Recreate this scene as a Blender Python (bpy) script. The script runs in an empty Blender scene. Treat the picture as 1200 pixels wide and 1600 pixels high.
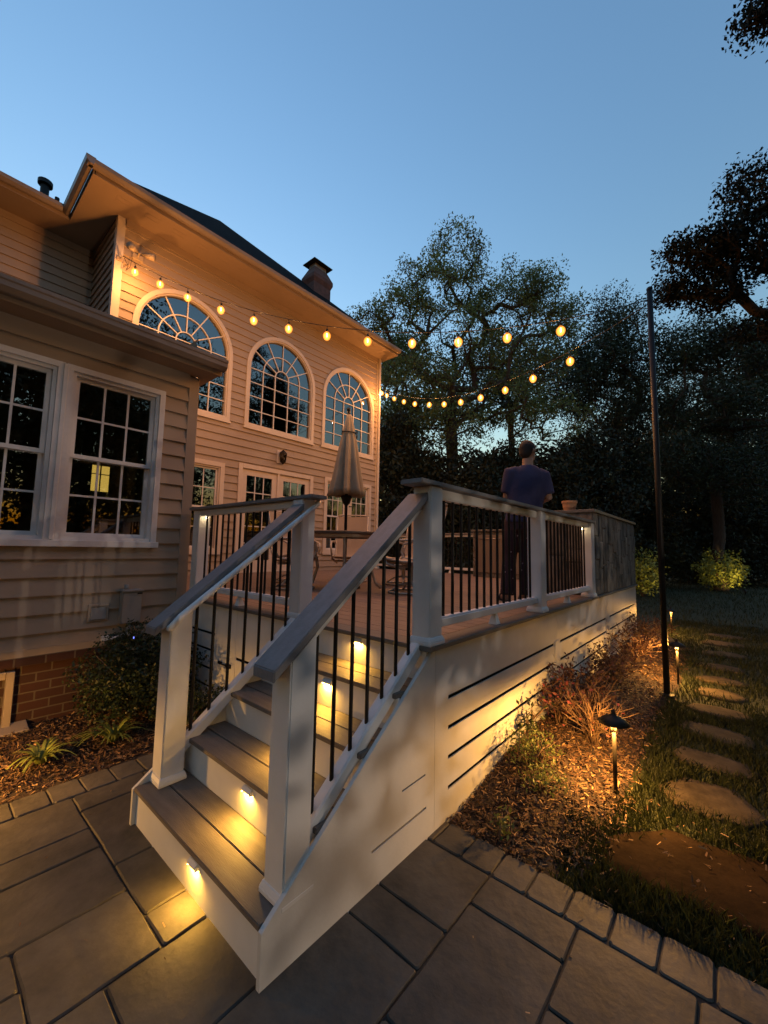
import bpy, math, random
import numpy as np
from mathutils import Vector, Matrix

scene = bpy.context.scene
COL = scene.collection
RNG = random.Random(7)
EXPOSURE = 2.65
LAMP = 2.0 ** -EXPOSURE          # every lamp is dialled down by what the exposure adds

# ------------------------------------------------------------------ camera basis
CAM = Vector((-0.92656, -1.30485, 1.53660))
RT = Vector((0.65048, -0.75928, 0.01901)); UP = Vector((-0.08145, -0.04485, 0.99567)); FW = Vector((0.75514, 0.64921, 0.09102))
F = 630.12
def at(px, d, z=0.0):
    """ground position seen in column px of the photograph at distance d"""
    v = FW * d + RT * ((px - 600) / F * d)
    return Vector((CAM.x + v.x, CAM.y + v.y, z))

# ------------------------------------------------------------------ helpers
def tag(o, label=None, cat=None, group=None, kind=None):
    if label: o['label'] = label
    if cat: o['category'] = cat
    if group: o['group'] = group
    if kind: o['kind'] = kind
    return o

ORIGIN = {}
def thing(name, loc, label, cat, group=None, rz=0.0):
    o = bpy.data.objects.new(name, None); COL.objects.link(o)
    o.location = loc; o.rotation_euler = (0, 0, rz); o.empty_display_size = 0.1
    ORIGIN[o.name] = Vector((0, 0, 0)) if rz else Vector(loc)
    return tag(o, label, cat, group)

class MB:
    """collects boxes, prisms, tubes and lathes into one mesh"""
    def __init__(s): s.v = []; s.f = []; s.mi = []; s.cur = 0
    def add(s, vs, fs):
        b = len(s.v); s.v.extend([tuple(p) for p in vs])
        for f in fs: s.f.append(tuple(i + b for i in f)); s.mi.append(s.cur)
        return s
    def box(s, x0, x1, y0, y1, z0, z1):
        if x0 > x1: x0, x1 = x1, x0
        if y0 > y1: y0, y1 = y1, y0
        if z0 > z1: z0, z1 = z1, z0
        vs = [(x, y, z) for z in (z0, z1) for y in (y0, y1) for x in (x0, x1)]
        return s.add(vs, [(0,2,3,1),(4,5,7,6),(0,1,5,4),(2,6,7,3),(0,4,6,2),(1,3,7,5)])
    def hexa(s, bot, top):
        n = len(bot)
        return s.add(list(bot) + list(top), [tuple(reversed(range(n)))] + [tuple(range(n, 2*n))] + [(i, (i+1) % n, n + (i+1) % n, n + i) for i in range(n)])
    def prism(s, pts, axis, a, b):
        """2-D polygon extruded along axis from a to b; pts are the two other coords in xyz order"""
        def P(p, t):
            if axis == 'X': return (t, p[0], p[1])
            if axis == 'Y': return (p[0], t, p[1])
            return (p[0], p[1], t)
        n = len(pts)
        return s.add([P(p, a) for p in pts] + [P(p, b) for p in pts],
                     [tuple(reversed(range(n))), tuple(range(n, 2*n))] + [(i, (i+1) % n, n+(i+1) % n, n+i) for i in range(n)])
    def ring(s, outer, inner, axis, a, b, closed=False):
        def P(p, t):
            if axis == 'Y': return (p[0], t, p[1])
            if axis == 'X': return (t, p[0], p[1])
            return (p[0], p[1], t)
        n = len(outer); vs = []
        for o, i in zip(outer, inner): vs += [P(o, a), P(i, a), P(i, b), P(o, b)]
        fs = []
        m = n if closed else n - 1
        for k in range(m):
            A = 4*k; B = 4*((k+1) % n)
            for j in range(4): fs.append((A+j, A+(j+1) % 4, B+(j+1) % 4, B+j))
        if not closed: fs += [(0,1,2,3), tuple(4*(n-1)+j for j in (3,2,1,0))]
        return s.add(vs, fs)
    def tube(s, pts, r, n=8, caps=True):
        pts = [Vector(p) for p in pts]; m = len(pts)
        rs = r if isinstance(r, (list, tuple)) else [r]*m
        t0 = (pts[1]-pts[0]).normalized()
        u = t0.orthogonal().normalized(); vs = []
        for i, p in enumerate(pts):
            t = (pts[min(i+1, m-1)] - pts[max(i-1, 0)])
            if t.length < 1e-9: t = t0
            t.normalize(); u = (u - t*u.dot(t))
            if u.length < 1e-6: u = t.orthogonal()
            u.normalize(); w = t.cross(u)
            for k in range(n):
                a = 2*math.pi*k/n; vs.append(p + (u*math.cos(a) + w*math.sin(a))*rs[i])
        fs = [(i*n+k, i*n+(k+1) % n, (i+1)*n+(k+1) % n, (i+1)*n+k) for i in range(m-1) for k in range(n)]
        if caps: fs += [tuple(reversed(range(n))), tuple(range((m-1)*n, m*n))]
        return s.add(vs, fs)
    def lathe(s, c, prof, n=16, star=None):
        """profile of (r, z) round a vertical axis at c"""
        vs = []; m = len(prof)
        for r, z in prof:
            for k in range(n):
                a = 2*math.pi*k/n; rr = r*(star(a, z) if star else 1)
                vs.append((c[0]+rr*math.cos(a), c[1]+rr*math.sin(a), c[2]+z))
        fs = [(i*n+k, i*n+(k+1) % n, (i+1)*n+(k+1) % n, (i+1)*n+k) for i in range(m-1) for k in range(n)]
        if prof[0][0] > 1e-4: fs.append(tuple(reversed(range(n))))
        if prof[-1][0] > 1e-4: fs.append(tuple(range((m-1)*n, m*n)))
        return s.add(vs, fs)
    def build(s, name, mats, parent=None, smooth=False, bevel=0.0, seg=1):
        root = parent
        while root is not None and root.parent is not None: root = root.parent
        o0 = ORIGIN.get(root.name if root else '', Vector((0, 0, 0)))
        me = bpy.data.meshes.new(name)
        me.from_pydata([(x-o0.x, y-o0.y, z-o0.z) for x, y, z in s.v], [], s.f)
        if not isinstance(mats, (list, tuple)): mats = [mats]
        for m in mats: me.materials.append(m)
        if len(mats) > 1: me.polygons.foreach_set('material_index', s.mi)
        if smooth: me.polygons.foreach_set('use_smooth', [True]*len(me.polygons))
        import bmesh
        bm = bmesh.new(); bm.from_mesh(me); bmesh.ops.recalc_face_normals(bm, faces=bm.faces)
        if bevel:
            eds = [e for e in bm.edges if len(e.link_faces) == 2 and e.calc_face_angle(0) > 0.5]
            bmesh.ops.bevel(bm, geom=eds, offset=bevel, segments=seg, affect='EDGES', clamp_overlap=True)
        bm.to_mesh(me); bm.free()
        me.update()
        o = bpy.data.objects.new(name, me); COL.objects.link(o)
        if parent is not None: o.parent = parent
        return o

def link_mesh(name, verts, faces_n, mats, parent=None, mat_index=None, smooth=False, origin=None):
    """numpy mesh: verts (N,3); faces_n = (M,k) index array"""
    me = bpy.data.meshes.new(name)
    V = np.asarray(verts, dtype=np.float32); Fa = np.asarray(faces_n, dtype=np.int32)
    if origin is not None: V = V - np.asarray(origin, dtype=np.float32)
    k = Fa.shape[1]
    me.vertices.add(len(V)); me.vertices.foreach_set('co', V.ravel())
    me.loops.add(Fa.size); me.loops.foreach_set('vertex_index', Fa.ravel())
    me.polygons.add(len(Fa))
    me.polygons.foreach_set('loop_start', np.arange(0, Fa.size, k, dtype=np.int32))
    if not isinstance(mats, (list, tuple)): mats = [mats]
    for m in mats: me.materials.append(m)
    if mat_index is not None: me.polygons.foreach_set('material_index', np.asarray(mat_index, dtype=np.int32))
    me.update(calc_edges=True)
    if smooth: me.polygons.foreach_set('use_smooth', [True]*len(me.polygons))
    o = bpy.data.objects.new(name, me); COL.objects.link(o)
    if parent is not None: o.parent = parent
    return o

def dup(root, loc, rz=0.0, label=None, scale=None):
    r = root.copy(); COL.objects.link(r); r.location = loc; r.rotation_euler = (0, 0, rz)
    if scale: r.scale = scale
    if label: r['label'] = label
    for ch in list(root.children):
        c = ch.copy()
        if c.data and ch.type == 'LIGHT': c.data = ch.data
        COL.objects.link(c); c.parent = r
        for g in ch.children:
            d = g.copy(); COL.objects.link(d); d.parent = c
    return r

# ------------------------------------------------------------------ materials
MATS = {}
def mat(name, col, rough=0.6, var=0.12, vscale=3.0, bump=0.0, bscale=40.0, spec=0.5, metal=0.0, stretch=None, col2=None, trans=0.0, island=0.0, detail=6):
    if name in MATS: return MATS[name]
    m = bpy.data.materials.new(name); m.use_nodes = True; MATS[name] = m
    nt = m.node_tree; N = nt.nodes; L = nt.links
    b = N['Principled BSDF']; b.inputs['Roughness'].default_value = rough; b.inputs['Metallic'].default_value = metal
    b.inputs['Specular IOR Level'].default_value = spec
    tc = N.new('ShaderNodeTexCoord'); mp = N.new('ShaderNodeMapping'); L.new(tc.outputs['Object'], mp.inputs['Vector'])
    if stretch: mp.inputs['Scale'].default_value = stretch
    nz = N.new('ShaderNodeTexNoise'); nz.inputs['Scale'].default_value = vscale; nz.inputs['Detail'].default_value = detail; nz.inputs['Roughness'].default_value = 0.65
    L.new(mp.outputs[0], nz.inputs['Vector'])
    rp = N.new('ShaderNodeValToRGB'); L.new(nz.outputs['Fac'], rp.inputs['Fac'])
    c = np.array(col[:3]); lo = c*(1-var) ; hi = np.array(col2[:3]) if col2 else c*(1+var)
    rp.color_ramp.elements[0].position = 0.32; rp.color_ramp.elements[1].position = 0.68
    rp.color_ramp.elements[0].color = (*lo, 1); rp.color_ramp.elements[1].color = (*np.minimum(hi, 1), 1)
    out = rp.outputs[0]
    if island:
        g = N.new('ShaderNodeNewGeometry'); mr = N.new('ShaderNodeMapRange'); L.new(g.outputs['Random Per Island'], mr.inputs[0])
        mr.inputs[3].default_value = 1-island; mr.inputs[4].default_value = 1+island
        mx = N.new('ShaderNodeVectorMath'); mx.operation = 'SCALE'; L.new(out, mx.inputs[0]); L.new(mr.outputs[0], mx.inputs['Scale']); out = mx.outputs[0]
    L.new(out, b.inputs['Base Color'])
    if bump:
        n2 = N.new('ShaderNodeTexNoise'); n2.inputs['Scale'].default_value = bscale; n2.inputs['Detail'].default_value = 5; L.new(mp.outputs[0], n2.inputs['Vector'])
        bp = N.new('ShaderNodeBump'); bp.inputs['Strength'].default_value = bump; bp.inputs['Distance'].default_value = 0.01
        L.new(n2.outputs['Fac'], bp.inputs['Height']); L.new(bp.outputs[0], b.inputs['Normal'])
    if trans:
        t = N.new('ShaderNodeBsdfTranslucent'); L.new(out, t.inputs[0]); ms = N.new('ShaderNodeMixShader'); ms.inputs[0].default_value = trans
        L.new(b.outputs[0], ms.inputs[1]); L.new(t.outputs[0], ms.inputs[2]); L.new(ms.outputs[0], N['Material Output'].inputs['Surface'])
    return m

def emis(name, col, st):
    m = bpy.data.materials.new(name); m.use_nodes = True; nt = m.node_tree
    nt.nodes.remove(nt.nodes['Principled BSDF']); e = nt.nodes.new('ShaderNodeEmission')
    e.inputs[0].default_value = (*col, 1); e.inputs[1].default_value = st*LAMP
    nt.links.new(e.outputs[0], nt.nodes['Material Output'].inputs['Surface']); return m

def glass(name, ior, tint, refl_tint=(1, 1, 1), rough=0.0, warp=0.0):
    m = bpy.data.materials.new(name); m.use_nodes = True; nt = m.node_tree; N = nt.nodes; L = nt.links
    N.remove(N['Principled BSDF'])
    t = N.new('ShaderNodeBsdfTransparent'); t.inputs[0].default_value = (*tint, 1)
    g = N.new('ShaderNodeBsdfGlossy'); g.inputs['Roughness'].default_value = rough; g.inputs[0].default_value = (*refl_tint, 1)
    fr = N.new('ShaderNodeFresnel'); fr.inputs[0].default_value = ior
    ms = N.new('ShaderNodeMixShader'); L.new(fr.outputs[0], ms.inputs[0]); L.new(t.outputs[0], ms.inputs[1]); L.new(g.outputs[0], ms.inputs[2])
    if warp:
        tc = N.new('ShaderNodeTexCoord'); nz = N.new('ShaderNodeTexNoise'); nz.inputs['Scale'].default_value = 1.3; L.new(tc.outputs['Object'], nz.inputs['Vector'])
        bp = N.new('ShaderNodeBump'); bp.inputs['Strength'].default_value = warp; bp.inputs['Distance'].default_value = 0.02
        L.new(nz.outputs['Fac'], bp.inputs['Height']); L.new(bp.outputs[0], g.inputs['Normal'])
    L.new(ms.outputs[0], N['Material Output'].inputs['Surface']); return m

WHITE = mat('white_pvc', (0.70, 0.70, 0.71), 0.45, 0.06, 2.5, 0.05, 90)
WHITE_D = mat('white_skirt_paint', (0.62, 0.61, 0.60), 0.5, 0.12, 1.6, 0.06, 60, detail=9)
CAP = mat('grey_composite_cap', (0.20, 0.19, 0.195), 0.55, 0.14, 4, 0.12, 30, stretch=(1, 6, 6))
CAPY = mat('grey_composite_cap_cross', (0.20, 0.19, 0.195), 0.55, 0.14, 4, 0.12, 30, stretch=(6, 1, 6))
TREAD = mat('grey_composite_tread', (0.135, 0.115, 0.10), 0.6, 0.2, 4, 0.2, 30, stretch=(9, 1, 9))
DECKM = mat('brown_deck_board', (0.19, 0.13, 0.098), 0.6, 0.2, 3, 0.2, 30, stretch=(9, 1, 9), island=0.10)
BORDER = mat('grey_deck_border', (0.13, 0.115, 0.10), 0.6, 0.18, 4, 0.15, 30, stretch=(1, 9, 9))
BLACKM = mat('black_metal', (0.007, 0.007, 0.008), 0.5, 0.1, spec=0.25)
DARK = mat('painted_shade_black', (0.006, 0.006, 0.006), 0.9, 0.0)  # near-black colour standing in for shade under deck and stairs
SIDING = mat('beige_lap_siding', (0.34, 0.265, 0.20), 0.6, 0.06, 1.2, 0.08, 60, stretch=(1, 1, 3), detail=10)
TRIM = mat('tan_corner_trim', (0.33, 0.265, 0.21), 0.55, 0.08, 2)
TRIMW = mat('cream_window_trim', (0.58, 0.50, 0.43), 0.5, 0.07, 3)
WINW = mat('white_window_frame', (0.64, 0.62, 0.62), 0.5, 0.12, 4, detail=9)
SOFFIT = mat('soffit_tan', (0.30, 0.22, 0.155), 0.6, 0.06, 2)
GUTTER = mat('gutter_tan', (0.24, 0.19, 0.155), 0.4, 0.12, 2)
ROOFM = mat('dark_shingle', (0.016, 0.014, 0.014), 0.95, 0.5, 14, 0.4, 30, spec=0.03)
CHIMB = mat('chimney_brick', (0.11, 0.05, 0.038), 0.8, 0.3, 9, 0.3, 30)
SOIL = mat('dark_soil', (0.03, 0.018, 0.012), 0.95, 0.5, 12, 0.6, 40)
SAND = mat('dark_joint_sand', (0.036, 0.031, 0.026), 0.95, 0.4, 30)
PAVER = mat('tan_concrete_paver', (0.072, 0.063, 0.052), 0.7, 0.45, 3.6, 0.5, 18, island=0.22, detail=12)
FLAG = mat('flagstone', (0.07, 0.054, 0.036), 0.9, 0.4, 6, 0.9, 14, detail=10, spec=.08)
FLAGD = mat('muddy_flagstone', (0.019, 0.0115, 0.0065), 0.95, 0.4, 5, 0.8, 14, detail=10, spec=.04)
LAWN = mat('lawn_base', (0.022, 0.03, 0.009), 0.95, 0.5, 6, 0.6, 60, col2=(0.05, 0.055, 0.018))
GRASSM = mat('grass_blade', (0.026, 0.034, 0.009), 0.6, 0.3, 4, trans=0.3, island=0.45)
MULCHM = mat('bark_mulch', (0.09, 0.045, 0.024), 0.85, 0.5, 30, island=0.6)
STRAWM = mat('dry_leaf_litter', (0.28, 0.17, 0.085), 0.8, 0.4, 30, island=0.5)
BARK = mat('bark', (0.045, 0.034, 0.026), 0.95, 0.4, 8, 0.7, 25, stretch=(3, 3, 0.6))
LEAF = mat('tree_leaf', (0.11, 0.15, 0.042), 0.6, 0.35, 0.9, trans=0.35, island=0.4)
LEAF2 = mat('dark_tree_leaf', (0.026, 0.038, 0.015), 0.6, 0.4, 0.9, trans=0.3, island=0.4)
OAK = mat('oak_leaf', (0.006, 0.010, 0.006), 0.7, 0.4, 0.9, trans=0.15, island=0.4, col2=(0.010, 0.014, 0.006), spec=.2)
CONIF = mat('evergreen_leaf', (0.018, 0.026, 0.010), 0.7, 0.5, 1.2, trans=0.15, island=0.5)
BOX = mat('boxwood_leaf', (0.02, 0.034, 0.010), 0.5, 0.4, 5, trans=0.2, island=0.5)
LILY = mat('strap_leaf', (0.24, 0.28, 0.06), 0.5, 0.25, 6, trans=0.3, island=0.3)
FERN = mat('fern_leaf', (0.13, 0.16, 0.04), 0.6, 0.3, 6, trans=0.3, island=0.4)
TWIG = mat('dry_twig', (0.17, 0.10, 0.06), 0.8, 0.3, 12)
REDL = mat('red_brown_leaf', (0.085, 0.035, 0.022), 0.6, 0.4, 9, trans=0.25, island=0.5)
PINK = mat('pink_leaf', (0.30, 0.07, 0.075), 0.6, 0.4, 9, trans=0.3, island=0.5)
KHAKI = mat('khaki_canvas', (0.36, 0.30, 0.22), 0.85, 0.10, 5, 0.25, 160)
ALU = mat('tan_metal_frame', (0.42, 0.36, 0.30), 0.4, 0.08, 3, metal=0.3)
SLING = mat('beige_sling', (0.34, 0.27, 0.21), 0.8, 0.08, 4, 0.2, 200)
TABLET = mat('dark_table_top', (0.09, 0.065, 0.05), 0.5, 0.2, 4)
STEEL = mat('stainless_door', (0.35, 0.30, 0.26), 0.35, 0.1, 3, metal=0.8)
GALV = mat('grey_meter_paint', (0.26, 0.25, 0.24), 0.5, 0.08, 3)
TERRA = mat('terracotta', (0.42, 0.22, 0.12), 0.8, 0.1, 8)
BRONZE = mat('dark_bronze', (0.022, 0.017, 0.013), 0.5, 0.2, 6, metal=0.3, spec=.3)
FIXW = mat('weathered_fixture', (0.35, 0.28, 0.2), 0.5, 0.15, 8)
SKIN = mat('skin', (0.30, 0.175, 0.125), 0.55, 0.06, 8)
HAIR = mat('dark_hair', (0.018, 0.013, 0.011), 0.8, 0.3, 60, 0.4, 120)
SHIRT = mat('navy_cotton', (0.032, 0.032, 0.085), 0.9, 0.14, 6, 0.3, 40)
SHOE = mat('dark_sandal', (0.02, 0.016, 0.014), 0.7, 0.1)
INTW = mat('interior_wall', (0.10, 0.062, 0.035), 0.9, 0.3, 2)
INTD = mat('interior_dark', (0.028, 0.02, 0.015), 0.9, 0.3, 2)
GLASSW = glass('window_glass', 2.1, (0.72, 0.74, 0.72), warp=0.05)
GLASSM = glass('coated_window_glass', 2.5, (0.45, 0.46, 0.46), warp=0.10)
BULBG = glass('bulb_glass', 1.3, (1.0, 0.86, 0.62))
FIL = emis('glowing_filament', (1.0, 0.52, 0.16), 520)
BULBGLOW = emis('bulb_glow', (1.0, 0.40, 0.08), 3.0)
STEPL = emis('step_lamp_lens', (1.0, 0.55, 0.12), 8)
ACC = emis('accent_lamp_lens', (1.0, 0.75, 0.4), 30)
PATHL = emis('path_lamp_lens', (1.0, 0.55, 0.16), 3.5)
YELLOW = emis('lit_lamp_shade', (1.0, 0.62, 0.12), 1.1)
ORANGEG = emis('interior_glow_dim', (1.0, 0.45, 0.12), 0.6)  # emission for the warm glow patch inside the wing, no lamp of its own
BLUELED = emis('blue_led', (0.15, 0.2, 1.0), 3.0)

def brick_mat():
    m = bpy.data.materials.new('red_brick'); m.use_nodes = True; N = m.node_tree.nodes; L = m.node_tree.links; b = N['Principled BSDF']
    tc = N.new('ShaderNodeTexCoord'); sp = N.new('ShaderNodeSeparateXYZ'); cb = N.new('ShaderNodeCombineXYZ'); L.new(tc.outputs['Object'], sp.inputs[0])
    ad = N.new('ShaderNodeMath'); L.new(sp.outputs[0], ad.inputs[0]); L.new(sp.outputs[1], ad.inputs[1]); L.new(ad.outputs[0], cb.inputs[0]); L.new(sp.outputs[2], cb.inputs[1])
    br = N.new('ShaderNodeTexBrick'); L.new(cb.outputs[0], br.inputs['Vector']); br.inputs['Scale'].default_value = 1.0
    br.inputs['Brick Width'].default_value = 0.2; br.inputs['Row Height'].default_value = 0.075; br.inputs['Mortar Size'].default_value = 0.006
    br.inputs['Color1'].default_value = (0.055, 0.018, 0.012, 1); br.inputs['Color2'].default_value = (0.035, 0.013, 0.010, 1); br.inputs['Mortar'].default_value = (0.10, 0.075, 0.055, 1)
    L.new(br.outputs[0], b.inputs['Base Color']); b.inputs['Roughness'].default_value = 0.85
    bp = N.new('ShaderNodeBump'); bp.inputs['Strength'].default_value = 0.6; bp.inputs['Distance'].default_value = 0.01; L.new(br.outputs['Fac'], bp.inputs['Height']); bp.invert = True; L.new(bp.outputs[0], b.inputs['Normal'])
    return m
BRICK = brick_mat()

def stone_mat():
    m = bpy.data.materials.new('stone_veneer'); m.use_nodes = True; N = m.node_tree.nodes; L = m.node_tree.links; b = N['Principled BSDF']
    tc = N.new('ShaderNodeTexCoord'); mp = N.new('ShaderNodeMapping'); L.new(tc.outputs['Object'], mp.inputs[0]); mp.inputs['Scale'].default_value = (2.3, 2.3, 1.25)
    dz = N.new('ShaderNodeTexNoise'); dz.inputs['Scale'].default_value = 1.6; L.new(mp.outputs[0], dz.inputs['Vector'])
    va = N.new('ShaderNodeVectorMath'); va.operation = 'MULTIPLY_ADD'; L.new(dz.outputs['Color'], va.inputs[0]); va.inputs[1].default_value = (0.7, 0.7, 0.7); L.new(mp.outputs[0], va.inputs[2])
    vo = N.new('ShaderNodeTexVoronoi'); L.new(va.outputs[0], vo.inputs['Vector']); vo.inputs['Scale'].default_value = 1.0
    ve = N.new('ShaderNodeTexVoronoi'); ve.feature = 'DISTANCE_TO_EDGE'; L.new(va.outputs[0], ve.inputs['Vector'])
    nz = N.new('ShaderNodeTexNoise'); nz.inputs['Scale'].default_value = 2.6; nz.inputs['Detail'].default_value = 9; nz.inputs['Roughness'].default_value = .7; L.new(mp.outputs[0], nz.inputs['Vector'])
    mx = N.new('ShaderNodeMix'); mx.data_type = 'RGBA'; mx.inputs[0].default_value = 0.55
    r1 = N.new('ShaderNodeValToRGB'); r1.color_ramp.elements[0].color = (.075, .062, .05, 1); r1.color_ramp.elements[1].color = (.22, .19, .155, 1); L.new(vo.outputs['Color'], r1.inputs[0])
    r2 = N.new('ShaderNodeValToRGB'); r2.color_ramp.elements[0].position = .35; r2.color_ramp.elements[1].position = .7; r2.color_ramp.elements[0].color = (.045, .036, .03, 1); r2.color_ramp.elements[1].color = (.30, .26, .22, 1); L.new(nz.outputs['Fac'], r2.inputs[0])
    L.new(r1.outputs[0], mx.inputs[6]); L.new(r2.outputs[0], mx.inputs[7])
    rm = N.new('ShaderNodeMapRange'); L.new(ve.outputs['Distance'], rm.inputs[0]); rm.inputs[2].default_value = 0.05; rm.inputs[3].default_value = 0.45
    sc = N.new('ShaderNodeVectorMath'); sc.operation = 'SCALE'; L.new(mx.outputs[2], sc.inputs[0]); L.new(rm.outputs[0], sc.inputs['Scale'])
    L.new(sc.outputs[0], b.inputs['Base Color']); b.inputs['Roughness'].default_value = .85
    ah = N.new('ShaderNodeMath'); ah.operation = 'MULTIPLY_ADD'; L.new(nz.outputs['Fac'], ah.inputs[0]); ah.inputs[1].default_value = .6; L.new(rm.outputs[0], ah.inputs[2])
    bp = N.new('ShaderNodeBump'); bp.inputs['Strength'].default_value = .9; bp.inputs['Distance'].default_value = .03; L.new(ah.outputs[0], bp.inputs['Height']); L.new(bp.outputs[0], b.inputs['Normal'])
    return m
STONE = stone_mat()

def plaid_mat():
    m = bpy.data.materials.new('patterned_pyjama'); m.use_nodes = True; N = m.node_tree.nodes; L = m.node_tree.links; b = N['Principled BSDF']
    tc = N.new('ShaderNodeTexCoord'); vo = N.new('ShaderNodeTexVoronoi'); vo.inputs['Scale'].default_value = 16; L.new(tc.outputs['Object'], vo.inputs['Vector'])
    r = N.new('ShaderNodeValToRGB'); r.color_ramp.elements[0].position = .10; r.color_ramp.elements[1].position = .16
    r.color_ramp.elements[0].color = (.34, .24, .27, 1); r.color_ramp.elements[1].color = (.035, .014, .022, 1); L.new(vo.outputs['Distance'], r.inputs[0]); L.new(r.outputs[0], b.inputs['Base Color']); b.inputs['Roughness'].default_value = .9
    return m
PANTS = plaid_mat()

# ================================================================== GROUND
def structure(o): o['kind'] = 'structure'; return o
g = MB(); g.add([(-150,-150,-.03),(150,-150,-.03),(150,150,-.03),(-150,150,-.03)], [(0,1,2,3)])
structure(g.build('lawn', LAWN))

# patio: concrete pavers in a random ashlar bond on a 0.19 m module
rp = random.Random(3)
pv = MB()
def paver(x0, x1, y0, y1, ch=0.0, gap=0.0036, jit=0.0022):
    x0 += gap; x1 -= gap; y0 += gap; y1 -= gap
    c = ch if ch else 0.008
    def edge(a, b):
        n = max(2, int(math.dist(a, b)/0.09)); out = []
        for k in range(n):
            t = k/n; out.append((a[0]+(b[0]-a[0])*t + rp.uniform(-jit, jit), a[1]+(b[1]-a[1])*t + rp.uniform(-jit, jit)))
        return out
    cor = [(x0+c,y0),(x1-c,y0),(x1,y0+c),(x1,y1-c),(x1-c,y1),(x0+c,y1),(x0,y1-c),(x0,y0+c)]
    pts = []
    for i in range(8): pts += edge(cor[i], cor[(i+1) % 8])
    n = len(pts); cx, cy = (x0+x1)/2, (y0+y1)/2
    tz = rp.uniform(-.0015, .0015)
    ins = [(p[0]+(cx-p[0])/max(1e-6, math.dist(p, (cx, cy)))*.006, p[1]+(cy-p[1])/max(1e-6, math.dist(p, (cx, cy)))*.006) for p in pts]
    vs = [(p[0], p[1], -.05) for p in pts] + [(p[0], p[1], -.006+tz) for p in pts] + [(p[0], p[1], tz) for p in ins]
    fs = [(i, (i+1) % n, n+(i+1) % n, n+i) for i in range(n)] + [(n+i, n+(i+1) % n, 2*n+(i+1) % n, 2*n+i) for i in range(n)] + [tuple(range(2*n, 3*n))]
    pv.add(vs, fs)
KX = lambda k: 0.99 - 0.1935*k
KY = lambda k: 1.80 - 0.1967*k
explicit = [(0,2,9,11),(2,3,9,11),(3,6,9,11),(0,1,11,13),(1,4,11,13),(0,2,13,15),(4,6,0,1),(4,6,1,4),(4,6,4,6),(4,6,6,7),(5,7,7,9),
            (6,9,0,2),(6,8,2,3),(6,9,3,5),(6,8,5,7),(8,10,5,6),(7,9,7,9),(4,7,11,14),(6,8,9,11)]
occ = {}
for e in explicit:
    for i in range(e[0], e[1]):
        for j in range(e[2], e[3]): occ[(i, j)] = 1
    paver(KX(e[1]), KX(e[0]), KY(e[3]), KY(e[2]))
for j in range(0, 26):
    for i in range(0, 34):
        if (i, j) in occ: continue
        for (w, h) in rp.sample([(2,2),(3,2),(2,3),(3,3),(2,1),(1,2)], 6) + [(1, 1)]:
            cells = [(a, b) for a in range(i, i+w) for b in range(j, j+h)]
            if all(c not in occ for c in cells): break
        for c in cells: occ[c] = 1
        paver(KX(i+w), KX(i), KY(j+h), KY(j))
y = -0.03
paver(.995, 1.19, -.03, .12, .012)
while y > -3.4:
    w = 0.166; paver(.995, 1.19 + rp.uniform(-.008, .008), y-w, y, .013); y -= w
x = .58
while x > -5.5:
    w = 0.168; paver(x-w, x, 1.805, 2.025 + rp.uniform(-.01, .01), .012); x -= w
pv.cur = 1
pv.add([(-5.6,-3.4,-.010),(1.17,-3.4,-.010),(1.17,2.0,-.010),(-5.6,2.0,-.010)], [(0,1,2,3)])
structure(pv.build('patio', [PAVER, SAND]))

def bed_h(x, y):
    s = min(1, max(0, (x-1.15)/1.2)); s = s*s*(3-2*s)
    t = min(1, max(0, (y+.72)/.55)); t = t*t*(3-2*t)
    return -.012 + .115*s*t
def bed_edge(x): return -.60 - .10*min(1, max(0, (x-1.2)/1.5)) + .04*math.sin(x*2.1) + (.28*max(0, (x-5.6)/2.4) if x > 5.6 else 0)
def grid_mesh(name, m, xs, ys, zf):
    b = MB(); vs = [(x, y, zf(x, y)) for x in xs for y in ys]; n = len(ys)
    b.add(vs, [(i*n+j, (i+1)*n+j, (i+1)*n+j+1, i*n+j+1) for i in range(len(xs)-1) for j in range(n-1)])
    return b.build(name, m, smooth=True)
rb = random.Random(5)
structure(grid_mesh('mulch_bed', SOIL, [1.17+.1*i for i in range(70)], [-.85+.06*i for i in range(15)],
    lambda x, y: bed_h(x, y) - (.03 if y < bed_edge(x) else 0) + rb.uniform(-.006, .006)))
structure(grid_mesh('planting_bed', SOIL, [-5.5+.12*i for i in range(55)], [2.0+.1*i for i in range(13)], lambda x, y: .0 + .05*min(1, (y-2.0)/.6) - .012 + rb.uniform(-.008, .008)))

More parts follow.
